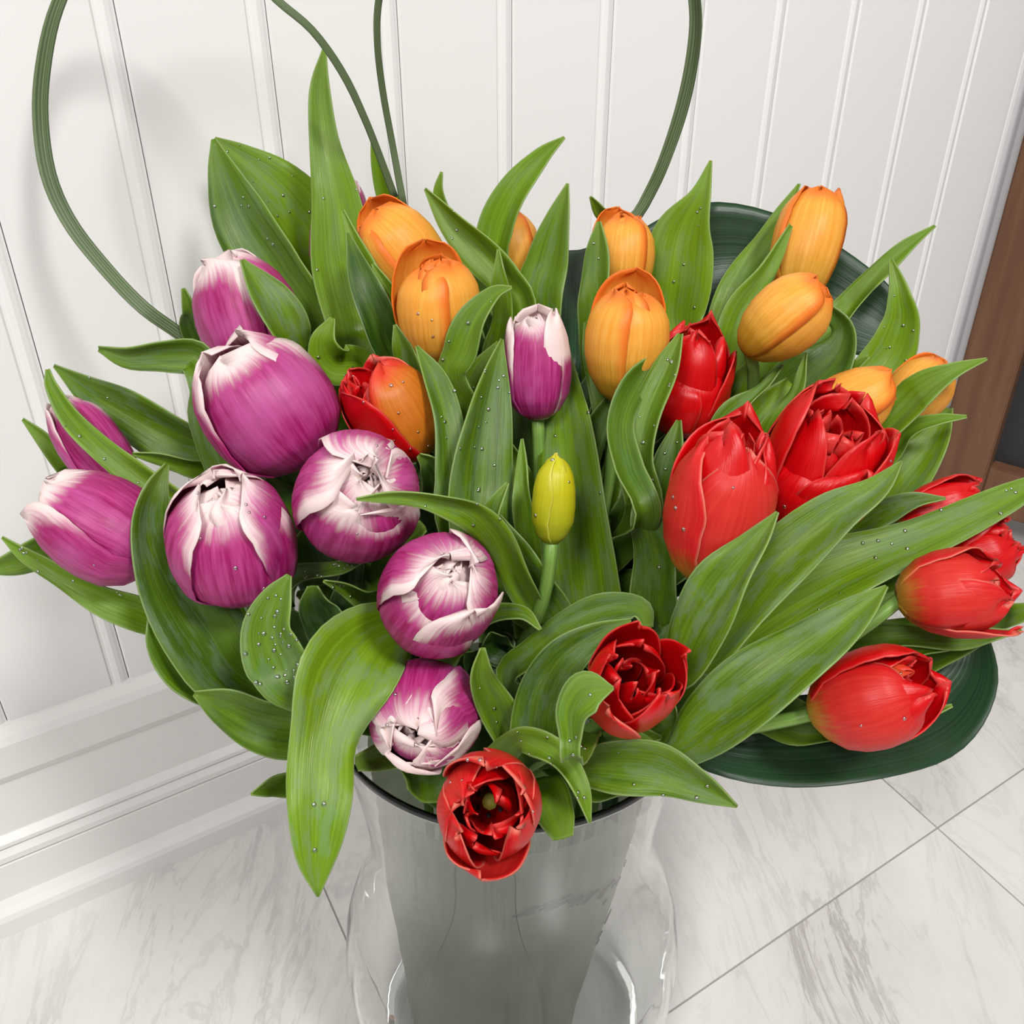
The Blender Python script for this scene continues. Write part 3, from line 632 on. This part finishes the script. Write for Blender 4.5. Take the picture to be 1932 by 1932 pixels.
# per leaf: shift of the whole blade away from the lens side, extra depth at its base, tilt factor, route of the hidden foot of the blade
ADJ = {1: (0, 0, 1, 3), 2: (0.012, 0.02, 1, 1), 3: (0, 0, 0.3, 1), 5: (-0.012, 0, 1, 0), 6: (-0.019, 0, 0.3, 1), 7: (0, -0.015, 1, 2), 8: (-0.006, 0, 1, 3), 9: (-0.006, 0, 1, 2), 10: (0, 0, 1, 1), 11: (0, 0.02, 0.3, 0), 12: (0, 0, 1, 3), 13: (0.006, 0, 1, 1), 14: (0.006, 0, 1, 0), 16: (0, 0.02, 1, 0), 17: (0.012, 0.02, -0.8, 3), 18: (0, 0, 0.3, 1), 19: (-0.012, 0, 1, 1), 20: (0, 0, 1, 3), 21: (-0.006, 0.02, 0.3, 1), 23: (-0.006, 0, 0.3, 1), 24: (0.006, 0, 1, 3), 25: (-0.006, 0, -0.8, 2), 26: (0.012, 0.02, 1, 2), 27: (0, 0.02, 1, 0), 28: (0.012, 0, 1, 1), 29: (0.006, 0, 1, 1), 30: (-0.012, -0.015, 1, 1), 31: (-0.006, 0, 1, 1), 32: (0, 0, 1, 2), 33: (0.019, 0.02, -0.8, 0), 34: (0.012, 0, 1, 0), 35: (-0.019, 0, 1, 3), 36: (0.019, 0, 1, 3), 37: (0.019, 0, 0.3, 2), 38: (-0.012, 0, -0.8, 3), 39: (-0.012, 0.02, 1, 1), 40: (0.019, 0, 1, 0), 41: (0, 0, 1, 2), 43: (0, 0, 1, 1), 44: (0, 0, 1, 1), 45: (0, -0.015, 1, 2), 46: (0, 0, 1, 1), 48: (-0.006, 0, 1, 3), 49: (-0.012, -0.015, 1, 1), 50: (-0.006, 0, 1, 0), 51: (0, 0.02, 1, 0), 52: (0.019, 0, 1, 0), 53: (-0.012, 0.02, 1, 2), 54: (-0.019, -0.015, 1, 2), 55: (0, 0, 1, 1), 56: (-0.006, 0, 1, 3), 57: (0.012, 0.02, 1, 1), 60: (0.019, 0, 1, 1), 61: (-0.006, 0, 1, 0), 62: (0, 0, 1, 1), 63: (0, 0, 0.3, 2), 64: (0, 0, 1, 1), 65: (0, 0, 1, 3), 66: (-0.006, 0, 1, 0), 67: (0.012, 0, 1, 1), 69: (0, 0, 1, 1), 70: (0.006, -0.015, 1, 1), 71: (0, -0.015, -0.8, 1), 72: (0.006, 0, 0.3, 0), 73: (0, 0.02, 1, 1), 74: (0.012, 0.02, 1, 2), 75: (-0.012, 0, 1, 0), 77: (0, 0, 1, 1), 78: (0.012, 0, 1, 2), 79: (-0.012, 0, 1, 0), 80: (0.006, 0, 1, 1), 81: (0, 0, 1, 3), 82: (0.019, 0, 1, 1), 85: (0.006, 0, 0.3, 0), 86: (0.006, 0, 0.3, 2), 88: (0, 0, 1, 1), 90: (0, 0.02, 1, 1), 92: (0.006, 0.02, 1, 0), 93: (0, 0, 0.3, 2), 94: (0, 0, 1, 1), 96: (0, 0, -0.8, 0), 97: (0, -0.015, 1, 3), 99: (0.019, 0, 1, 0), 101: (0.05, 0, 1, 1), 102: (0.05, 0.02, 1, 0), 103: (0, 0, 1, 1), 104: (0.006, -0.015, 1, 1), 105: (0.012, 0, 1, 0), 106: (0, 0, 1, 1), 107: (0.006, 0, 0.3, 2), 108: (-0.027, -0.015, 1, 2), 111: (-0.006, -0.015, 1, 1), 112: (0.012, 0, 1, 0), 113: (0.006, -0.015, -0.8, 1), 114: (0.019, 0, 1, 0), 115: (0.036, 0, 1, 2), 116: (0.006, 0.02, 1, 3), 117: (0.036, 0.02, 1, 0), 118: (0.012, 0.02, 1, 1), 121: (-0.006, -0.015, 1, 2), 122: (0.027, 0, 1, 0), 123: (0.006, 0, 0.3, 3), 124: (0.027, 0, 1, 0), 125: (-0.019, -0.015, 1, 1), 126: (0, 0, 0.3, 1), 127: (0, 0.02, 1, 3), 128: (0.027, 0, 1, 0), 129: (0, -0.015, 1, 0), 130: (0, 0, 1, 1), 131: (-0.006, 0, 0.3, 0), 132: (0.019, -0.015, 1, 0), 135: (-0.012, 0, 1, 1), 136: (-0.012, -0.015, 1, 1), 138: (0, 0, 1, 3), 139: (0, 0, 1, 2), 140: (0, -0.015, 1, 1), 141: (0.006, 0, 0.3, 1), 142: (-0.036, -0.015, 1, 0), 144: (0.006, 0.02, 1, 0), 147: (0, 0, 1, 2), 148: (-0.006, 0, 1, 0), 150: (-0.019, -0.015, 1, 3), 152: (0, -0.015, 0.3, 1), 153: (-0.012, -0.015, 0.3, 1), 154: (0.027, 0, 1, 0), 156: (-0.027, -0.015, 1, 1), 157: (0, 0, 1, 1), 158: (0.027, 0, 1, 0), 159: (0, 0, 1, 1), 160: (-0.006, 0, 1, 1), 162: (0.036, 0, 1, 0), 164: (-0.012, 0, 1, 0), 165: (0, 0, 1, 3)}
def leaf_points(pts, dz, tilt, base, dds, anchor, best, seed, adj):
    n = len(pts); W, P = [], []
    tl = list(tilt) if isinstance(tilt, (list, tuple)) else [tilt]*n
    tl = [a*adj[2] for a in tl]
    for i, (u, v, wd) in enumerate(pts):
        off = (base+adj[1])*(i/(n-1))**1.6 + (dds[i] if dds else 0)
        d = D(u, v)+dz+adj[0]+off; P.append(px(u, v, d)); W.append(wd/2/ppm(d)/max(.35, math.cos(math.radians(tl[i]))))
    if anchor:
        stm = best['stem']; q = min(range(4, len(stm)), key=lambda i: (stm[i]-P[-1]).length)
        A = stm[min(len(stm)-1, q+(2, 0, 4, 7)[adj[3]])]
        k = .5; up = (.0, .0, -.006, -.012)[adj[3]]
        P += [P[-1]*k+A*(1-k)+Vector((0, 0, up)), A]; W += [max(.008, W[-1]*.62), .0055]; tl = list(tl)+[tl[-1]*.5, 0]
    return P, W, tl
def leaf(pts, dz=0.0, tone=.5, tilt=25, fold=.5, bloom=.5, wave=.3, base=.045, owner=None, name=None, dds=None, anchor=True, drops=0):
    LN[0] += 1; seed = LN[0]
    mu, mv = pts[int(len(pts)*.6)][:2]
    if owner is None:
        lu, lv = pts[-1][:2]; pe = px(lu, lv, D(lu, lv)+dz+base)      # the stem that passes nearest to the foot of the blade
        best = min(TULIPS, key=lambda t: min((p-pe).length for p in t['stem'][4:])+t['n']*.006)
    else: best = TULIPS[owner-1]
    best['n'] += 1; tone = max(.02, min(1, (tone-.36)*1.6+.38))  # leaf's own green, with backlit and shaded brightness partly put into it
    adj = ADJ.get(seed, (0, 0, 1, 0))
    P, W, tl = leaf_points(pts, dz, tilt, base, dds, anchor, best, seed, adj)
    ob = ribbon('leaf', P, W, tl, fold, LEAF, best['root'], best['root'].location.copy(), tone, bloom, wave, seed, nseg=34)
    CALLS.append((ob, pts, dz, tilt, base, dds, anchor, best, seed, fold, wave))
    if drops: droplets(ob, drops, seed, 'water_droplets')
    return ob
DROPS = []
def droplets(ob, n, seed, name, vmax=.75, vmin=.05):
    DROPS.append((ob, n, seed, vmin, vmax))

# --- upper left
leaf([(403,262,9),(424,330,60),(462,420,112),(525,515,122),(590,615,95)], .028, .42, [15,20,25,25,20], .5, .6, drops=8)
leaf([(404,262,9),(455,300,55),(520,355,108),(575,430,125),(620,530,90)], .045, .78, -20, .45, .7, drops=14)
leaf([(612,90,6),(604,170,38),(613,270,56),(634,380,92),(650,500,118),(680,630,110)], .034, .62, 22, .5, .2, drops=5, base=.02)
leaf([(702,252,5),(712,310,22),(732,370,36),(765,450,40)], .045, .72, 20, .4, .2)
leaf([(647,397,6),(676,470,30),(716,545,46),(765,615,46)], -.002, .75, 30, .5, .2)
leaf([(656,440,8),(682,525,50),(712,600,66),(738,665,60)], .004, .22, -25, .4, .2)
leaf([(703,497,6),(732,548,32),(768,612,44)], -.010, .66, 25, .5, .2)
leaf([(346,544,8),(360,590,28),(376,655,36)], .020, .3, 20, .5, .1)
leaf([(186,658,10),(240,674,40),(310,668,56),(372,674,62),(388,735,54),(384,810,50)], -.012, .45, 25, .5, .8, base=.03)
leaf([(102,690,6),(175,742,56),(255,788,94),(335,832,98),(410,870,74)], .018, .42, 25, .45, .8, drops=5)
leaf([(90,697,7),(98,730,22),(135,790,36),(195,850,46),(262,902,56),(330,950,56)], -.022, .62, 30, .7, .5, base=.03, drops=4)
leaf([(43,791,6),(84,830,28),(124,875,36),(165,915,34)], .03, .55, 25, .5, .3)
leaf([(250,856,7),(320,867,28),(425,886,32)], -.002, .6, 40, .5, .2)
leaf([(4,1014,5),(60,1055,30),(150,1106,48),(235,1142,58),(320,1168,60)], -.010, .66, 25, .6, .2, drops=10)
leaf([(-30,1078,10),(30,1060,50),(100,1030,66),(170,1020,60)], .035, .55, 20, .4, .5)
leaf([(456,490,8),(505,560,66),(548,640,70),(580,700,40)], -.030, .52, -35, .5, .9, owner=1)
# --- lower left
leaf([(315,876,9),(292,930,50),(285,1000,80),(318,1095,118),(385,1200,150),(450,1285,130)], -.038, .30, 25, .4, .9, base=.035)
leaf([(286,1145,10),(305,1215,56),(355,1275,80),(440,1300,80)], -.004, .45, -25, .5, .3)
leaf([(366,1308,10),(425,1330,72),(495,1358,100),(580,1365,100)], .010, .42, 30, .45, .4, base=.03)
leaf([(546,1085,10),(525,1130,60),(508,1190,92),(528,1255,108),(566,1310,70)], -.026, .50, [25,25,20,20,20], .5, .7, base=.02, drops=46)
leaf([(600,1692,5),(597,1610,80),(603,1500,122),(612,1390,130),(648,1280,182),(704,1208,146),(772,1185,84)], -.040, .72, [15,15,20,20,15,10,0], .4, .8, base=.05, wave=.5, drops=3)
leaf([(474,1498,5),(510,1483,36),(560,1462,56)], .008, .55, 25, .6, .1)
leaf([(672,1440,30),(725,1425,56),(790,1400,60)], .020, .35, 20, .4, .3)
leaf([(800,1508,70),(802,1470,104),(795,1400,110)], .030, .38, 20, .5, .9)
leaf([(910,1222,10),(908,1280,50),(935,1340,66),(960,1410,66)], -.004, .55, 25, .6, .3, drops=4)
leaf([(1020,1188,6),(985,1158,28),(930,1163,38),(872,1200,46),(830,1245,60)], -.016, .52, 25, .5, .8, base=.03)
leaf([(611,1096,5),(660,1112,30),(722,1140,42)], .000, .6, 30, .7, .5, drops=8)
leaf([(716,1046,5),(650,1066,26),(570,1088,36),(500,1120,40)], .004, .4, 30, .5, .6, drops=22)
leaf([(800,992,24),(745,1045,46),(700,1100,46)], .014, .4, 20, .5, .4)
leaf([(590,1105,20),(600,1150,70),(640,1200,90)], .026, .15, 20, .4, .4)
# --- centre
leaf([(672,942,5),(735,938,24),(820,943,38),(890,968,50),(935,1015,60)], -.052, .66, 30, .5, .4, base=.03, dds=[0,0,0,.005,.01], drops=4)
leaf([(958,911,6),(932,960,32),(915,1020,42),(905,1080,44)], -.018, .45, 35, .6, .8)
leaf([(938,972,14),(958,1040,88),(992,1105,112),(1045,1180,80)], -.012, .40, -25, .35, .5, base=.02)
leaf([(1065,634,5),(1062,740,72),(1075,880,124),(1092,1030,136),(1108,1165,140)], .004, .55, 22, .35, .6, drops=4)
leaf([(947,640,6),(932,715,52),(916,800,92),(905,900,122),(905,1010,110)], -.006, .40, -25, .5, .6, drops=18)
leaf([(940,645,6),(903,710,52),(890,780,70),(900,850,60)], .014, .62, 20, .5, .3, drops=5)
leaf([(960,720,20),(985,800,70),(990,880,80),(985,960,70)], .020, .35, 20, .4, .6)
leaf([(786,653,6),(820,715,44),(846,800,58),(856,900,70),(862,990,76)], -.012, .42, 25, .55, .7, drops=6)
leaf([(745,612,6),(762,662,42),(786,720,52),(806,775,46)], .000, .45, 25, .5, .7)
leaf([(738,640,8),(735,690,46),(750,740,50)], .012, .36, 25, .4, .5)
leaf([(628,600,10),(612,645,52),(632,684,76),(690,705,56)], .004, .70, [30,20,15,15], .4, .1, drops=4)
leaf([(790,858,10),(815,880,44),(832,925,60),(835,990,60)], .000, .20, 30, .5, .4)
leaf([(966,542,5),(932,555,28),(896,600,50),(872,660,58),(855,720,50)], -.048, .55, 30, .5, .3, drops=5)
leaf([(940,470,5),(944,540,30),(950,620,44)], .000, .60, 25, .4, .4)
leaf([(802,356,5),(848,413,42),(904,470,62),(955,528,62),(990,590,56)], .010, .62, 30, .7, .2, drops=4)
leaf([(833,324,5),(828,365,20),(846,420,30),(880,480,36)], .035, .7, 20, .4, .2)
leaf([(1065,259,5),(1022,298,34),(975,358,60),(945,430,66),(938,500,52)], .000, .68, 30, .6, .4)
leaf([(1071,346,5),(1055,410,44),(1036,490,76),(1018,590,90)], .010, .50, 25, .5, .6)
leaf([(1114,371,5),(1130,396,22),(1155,440,32)], .045, .7, 20, .4, .3)
leaf([(1130,418,8),(1128,480,46),(1124,560,58),(1122,625,46)], -.006, .48, 25, .5, .3, drops=3)
leaf([(1341,303,5),(1322,370,42),(1292,445,108),(1280,530,126),(1275,620,112)], .018, .74, 22, .35, .4, drops=6)
leaf([(1105,607,7),(1124,680,48),(1150,760,56),(1168,840,46)], -.006, .46, 25, .55, .5)
leaf([(1284,630,10),(1258,695,48),(1222,780,66),(1205,870,66),(1218,960,66)], -.022, .50, [30,30,25,20,20], .6, .2, base=.03, drops=14)
leaf([(1262,655,10),(1200,720,50),(1168,800,44),(1180,885,50),(1215,975,56)], -.006, .38, -30, .5, .2, base=.03)
leaf([(1218,915,30),(1222,985,60),(1238,1065,84),(1238,1170,80)], -.004, .32, 20, .4, .4, base=.03, drops=5)
leaf([(1281,793,10),(1266,860,50),(1254,930,58),(1245,1010,54)], .004, .28, 25, .5, .5, drops=6)
leaf([(1190,910,8),(1182,965,46),(1160,1030,48)], .012, .36, 20, .4, .4)
leaf([(985,828,5),(986,900,28),(995,1000,38),(1005,1080,40)], -.004, .58, 25, .4, .2)
leaf([(1330,806,10),(1298,850,24),(1270,900,30)], -.010, .5, 30, .5, .3)
# --- right, upper
leaf([(1508,347,5),(1470,420,38),(1412,508,54),(1370,600,52),(1350,680,46)], .022, .58, 30, .6, .3)
leaf([(1492,425,8),(1445,515,38),(1395,590,58),(1372,680,66)], .008, .66, -25, .5, .4)
leaf([(1764,426,5),(1703,472,28),(1645,528,42),(1585,600,46)], .020, .64, 30, .7, .3)
leaf([(1681,489,7),(1697,555,40),(1698,620,72),(1655,700,88)], .010, .74, 20, .4, .5, drops=10)
leaf([(1545,570,20),(1590,620,44),(1570,680,90),(1510,735,120),(1450,790,110)], .014, .34, 25, .45, .2)
leaf([(1862,677,5),(1800,700,30),(1740,735,62),(1685,790,66)], -.035, .62, 30, .5, .3)
leaf([(1824,786,6),(1770,793,22),(1715,815,32),(1670,865,36)], .004, .66, 30, .5, .3)
leaf([(1790,770,16),(1755,840,66),(1705,905,86),(1650,970,80)], .022, .68, 25, .4, .6)
leaf([(1640,672,6),(1600,700,26),(1550,735,34)], .012, .6, 30, .5, .3)
leaf([(1521,665,5),(1505,730,24),(1472,790,40),(1440,850,44)], -.008, .54, 30, .6, .3)
leaf([(1477,689,5),(1430,740,24),(1375,790,38),(1335,850,40)], -.004, .45, 30, .6, .5)
leaf([(1490,720,20),(1440,775,66),(1395,840,80)], .018, .70, 20, .4, .6)
leaf([(1410,690,16),(1390,740,56),(1360,800,70)], .020, .62, 20, .4, .6)
# --- right, lower
leaf([(1702,870,5),(1650,925,50),(1570,980,84),(1455,1075,110),(1340,1220,100)], -.050, .52, 25, .4, .8, base=.035)
leaf([(1990,886,5),(1925,928,46),(1850,965,64),(1715,1025,88),(1560,1090,132),(1425,1170,150),(1300,1275,110)], -.030, .60, 20, .4, .7, base=.04, drops=14)
leaf([(1467,966,6),(1425,1025,52),(1365,1105,96),(1315,1190,104),(1285,1255,84)], -.045, .48, 28, .5, 1.0, base=.05)
leaf([(1784,940,5),(1722,946,30),(1650,975,54),(1570,1030,66)], -.006, .40, 30, .5, .9)
leaf([(1673,1106,7),(1620,1152,60),(1535,1218,108),(1435,1295,134),(1335,1370,110),(1255,1425,52)], -.045, .48, 24, .4, .9, base=.04)
leaf([(1791,1225,6),(1720,1232,28),(1600,1285,44)], .012, .64, 30, .6, .2)
leaf([(1797,1331,6),(1740,1350,24),(1640,1375,44),(1520,1385,50)], .008, .6, 30, .6, .3)
leaf([(1928,1190,6),(1820,1205,36),(1700,1205,46),(1600,1215,46)], .006, .50, 30, .5, .4)
leaf([(1975,1140,10),(1915,1160,40),(1840,1172,46)], .020, .7, 20, .4, .5)
leaf([(1750,1085,12),(1670,1105,80),(1570,1155,90)], .016, .45, 15, .4, .4)
leaf([(1862,1205,12),(1790,1222,60),(1690,1250,90)], .030, .5, 15, .4, .4)
leaf([(1475,620,12),(1430,700,90),(1380,790,96)], .046, .62, 15, .4, .5)
leaf([(1380,640,12),(1372,710,80),(1350,800,90)], .040, .55, -15, .4, .4)
leaf([(585,985,12),(592,1045,90),(640,1130,96)], .040, .25, 15, .4, .4)
leaf([(505,900,12),(540,960,80),(600,1060,90)], .045, .25, -15, .4, .4)
leaf([(520,850,12),(545,900,70),(600,980,80)], .045, .25, 15, .4, .4)
leaf([(470,1150,12),(520,1180,80),(600,1230,90)], .040, .2, 15, .4, .4)
leaf([(880,560,10),(890,640,60),(905,740,70)], .040, .5, 15, .4, .4)
leaf([(1500,1000,12),(1430,1090,80),(1350,1200,90)], .020, .3, 15, .4, .4)
# --- front
leaf([(1222,1185,20),(1205,1150,44),(1140,1152,56),(1065,1185,60),(1000,1235,56),(965,1275,50)], .000, .42, 25, .4, .7, base=.02)
leaf([(1190,1169,6),(1125,1200,50),(1060,1250,84),(1025,1320,104),(1015,1400,100)], -.006, .30, 25, .45, .6, base=.02)
leaf([(1158,1298,5),(1112,1305,78),(1082,1340,62),(1080,1390,38),(1080,1430,34)], -.085, .52, 20, .4, .3, base=.01, drops=6)
leaf([(1113,1552,6),(1096,1490,34),(1064,1440,46),(1020,1410,50),(975,1398,44)], -.045, .60, [25,25,20,15,10], .5, .2, base=.03, drops=9)
leaf([(1391,1522,5),(1318,1482,62),(1238,1448,96),(1155,1440,90),(1080,1440,60)], -.035, .48, 25, .6, .6, base=.03, drops=5)
leaf([(1062,1582,40),(1046,1540,72),(1020,1490,80)], -.002, .62, 20, .3, .2)
leaf([(1175,1492,20),(1130,1490,50),(1090,1470,60)], .014, .5, 25, .5, .5)
leaf([(1248,1392,8),(1190,1392,46),(1115,1405,60)], -.008, .55, 25, .5, .3)
leaf([(1268,1320,12),(1264,1360,40),(1235,1395,40)], -.006, .68, 25, .7, .7)
# --- filling leaves inside the bouquet
frnd = random.Random(5)
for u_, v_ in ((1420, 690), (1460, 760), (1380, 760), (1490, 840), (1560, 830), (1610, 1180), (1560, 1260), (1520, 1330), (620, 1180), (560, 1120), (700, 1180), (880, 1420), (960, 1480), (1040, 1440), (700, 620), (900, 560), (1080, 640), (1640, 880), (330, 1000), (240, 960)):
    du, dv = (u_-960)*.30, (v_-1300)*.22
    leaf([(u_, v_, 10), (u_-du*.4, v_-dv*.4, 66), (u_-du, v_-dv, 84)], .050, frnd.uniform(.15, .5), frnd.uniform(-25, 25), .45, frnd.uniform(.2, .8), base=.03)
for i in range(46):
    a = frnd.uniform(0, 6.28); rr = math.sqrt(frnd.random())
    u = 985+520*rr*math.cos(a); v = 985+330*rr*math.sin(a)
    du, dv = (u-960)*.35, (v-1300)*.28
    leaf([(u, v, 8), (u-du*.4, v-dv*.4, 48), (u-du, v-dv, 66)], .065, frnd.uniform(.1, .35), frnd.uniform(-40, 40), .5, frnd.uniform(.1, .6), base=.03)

# ------------------------------------------------------------------ broad dark leaves and grass loops
def ribbon_thing(name, pts, dz, label, cat, mat, tilt, fold, nseg=40, nt=12, ext=None, group=None, wave=.3, sharp=1.25, anchor=True, thick=.0009, turn=0.0):
    P, W = [], []
    tl = tilt if isinstance(tilt, (list, tuple)) else [tilt]*len(pts)
    for (u, v, wd, dd), a in zip(pts, tl):
        d = D(u, v)+dz+dd; P.append(px(u, v, d)); W.append(wd/2/ppm(d)/max(.35, math.cos(math.radians(a))))
    if anchor:
        A = Vector((VX, VY, RIM_Z-.03))+Matrix.Rotation(turn, 3, 'Z') @ (Vector((P[-1].x-VX, P[-1].y-VY, 0)).normalized()*.078)
        P += [P[-1]*.45+A*.55+Vector((0, 0, .01)), A, A-Vector((0, 0, .04))]; W += [min(.016, W[-1]*.6), .006, .004]; tl = list(tl)+[0, 0, 0]
    root = bpy.data.objects.new(name, None); COL.objects.link(root); root.location = P[-1]
    tag(root, label, cat, group)
    ribbon('blade', P, W, tl, fold, mat, root, P[-1].copy(), .3, .2, wave, 77, nseg, nt, thick, sharp)
    return root
ribbon_thing('broad_leaf', [(1700,640,8,0),(1660,618,120,0),(1570,570,170,.003),(1440,505,190,.006),(1335,505,230,.01),(1250,545,170,.02)], .078, 'dark green broad leaf standing behind the orange tulips', 'leaf', BROAD, [10,15,15,15,10,0], .25, wave=0, turn=-.45)
ribbon_thing('broad_leaf', [(1093,470,62,0),(1092,520,74,0),(1088,620,80,.0),(1080,720,80,.01)], .074, 'narrow dark green leaf with squared end between the upright leaves', 'leaf', BROAD, 15, .2, turn=.25)
ribbon_thing('broad_leaf', [(1842,1190,40,.02),(1826,1280,104,.015),(1760,1350,150,.01),(1650,1385,170,.0),(1500,1405,165,0),(1360,1395,130,.005),(1280,1360,90,.02)], .040, 'wide dark green ribbed leaf beneath the coral red tulips, above the floor tiles', 'leaf', BROAD, [0,15,20,20,20,15,10], .25, sharp=1.6)
ribbon_thing('grass_blade', [(745,372,13,.02),(722,310,13,.0),(690,228,13,-.02),(648,140,14,-.04),(590,58,14,-.06),(518,-5,15,-.075),(440,-90,17,-.085),(340,-150,19,-.09),(230,-130,21,-.09),(150,-60,24,-.085),(108,20,26,-.08),(86,120,27,-.07),(80,220,26,-.06),(95,330,25,-.05),(135,420,23,-.035),(200,505,22,-.02),(270,580,21,-.005),(345,636,20,.022),(450,720,20,.060)], .03, 'long green grass blade looping high above the purple tulips', 'grass blade', GRASS, 20, .3, 90, 5)
ribbon_thing('grass_blade', [(762,390,13,.02),(741,275,12,0),(722,170,12,-.02),(712,80,12,-.04),(715,0,13,-.055),(740,-110,14,-.07),(830,-240,16,-.085),(1000,-310,18,-.09),(1190,-240,20,-.085),(1290,-110,20,-.07),(1314,0,20,-.055),(1312,90,20,-.04),(1290,200,20,-.02),(1252,310,18,0),(1212,390,17,.02),(1150,500,16,.04)], .035, 'green grass blade arching over the orange tulips', 'grass blade', GRASS, 20, .3, 90, 5, turn=-.25)

# ------------------------------------------------------------------ water drops (too small to pick apart: one part for each leaf or flower)
_dbm = bmesh.new(); bmesh.ops.create_icosphere(_dbm, subdivisions=2, radius=1); _dbm.verts.ensure_lookup_table()
DV = [v.co.copy() for v in _dbm.verts]; DF = [tuple(v.index for v in f.verts) for f in _dbm.faces]; _dbm.free()
def spawn_drops(parent, items):
    vs_, f = [], []
    for p, nrm, r in items:
        M = nrm.to_track_quat('Z', 'Y').to_matrix(); b0 = len(vs_)
        vs_ += [p+M @ Vector((c.x*r, c.y*r, c.z*r*.62)) for c in DV]; f += [tuple(i+b0 for i in q) for q in DF]
    o = link_mesh('water_droplets', vs_, f, DROP, parent); o['kind'] = 'stuff'; return o
for ob, n, seed, v0, v1 in DROPS:
    rnd = random.Random(seed*3+1); me = ob.data; uvl = me.uv_layers[0].data; items = []; tries = 0
    polys = me.polygons
    while len(items) < n and tries < 4000:
        tries += 1; p = polys[rnd.randrange(len(polys))]
        if not v0 < uvl[p.loop_start].uv[1] < .55: continue
        a, b, c = [me.vertices[i].co for i in p.vertices[:3]]; x, y = rnd.random(), rnd.random()
        pt = a.lerp(b, x).lerp(c, y*.8); nr = p.normal.copy(); wp = pt+ob.parent.location
        if nr.dot(CAM-wp) < 0: nr = -nr
        items.append((pt+nr*.0004, nr, rnd.uniform(.0006, .0013)))
    if items:
        spawn_drops(ob, items)
for ti, n in ((3, 12), (4, 10), (5, 8), (6, 4), (7, 5), (12, 8), (20, 22), (27, 4), (29, 26), (30, 8), (22, 6), (23, 8)):
    t = TULIPS[ti-1]; rnd = random.Random(ti)
    for ob in [p for p in t['head'] if p.name.startswith('petal')][:3]:
        me = ob.data; items = []; tries = 0
        while len(items) < n//3+1 and tries < 500:
            tries += 1; p = me.polygons[rnd.randrange(len(me.polygons))]; nr = p.normal.copy(); c = p.center+t['root'].location
            if abs(nr.normalized().dot((CAM-c).normalized())) < .35: continue
            if nr.dot(CAM-c) < 0: nr = -nr
            items.append((p.center+nr*.0004, nr, rnd.uniform(.0006, .0012)))
        if items: spawn_drops(ob, items)
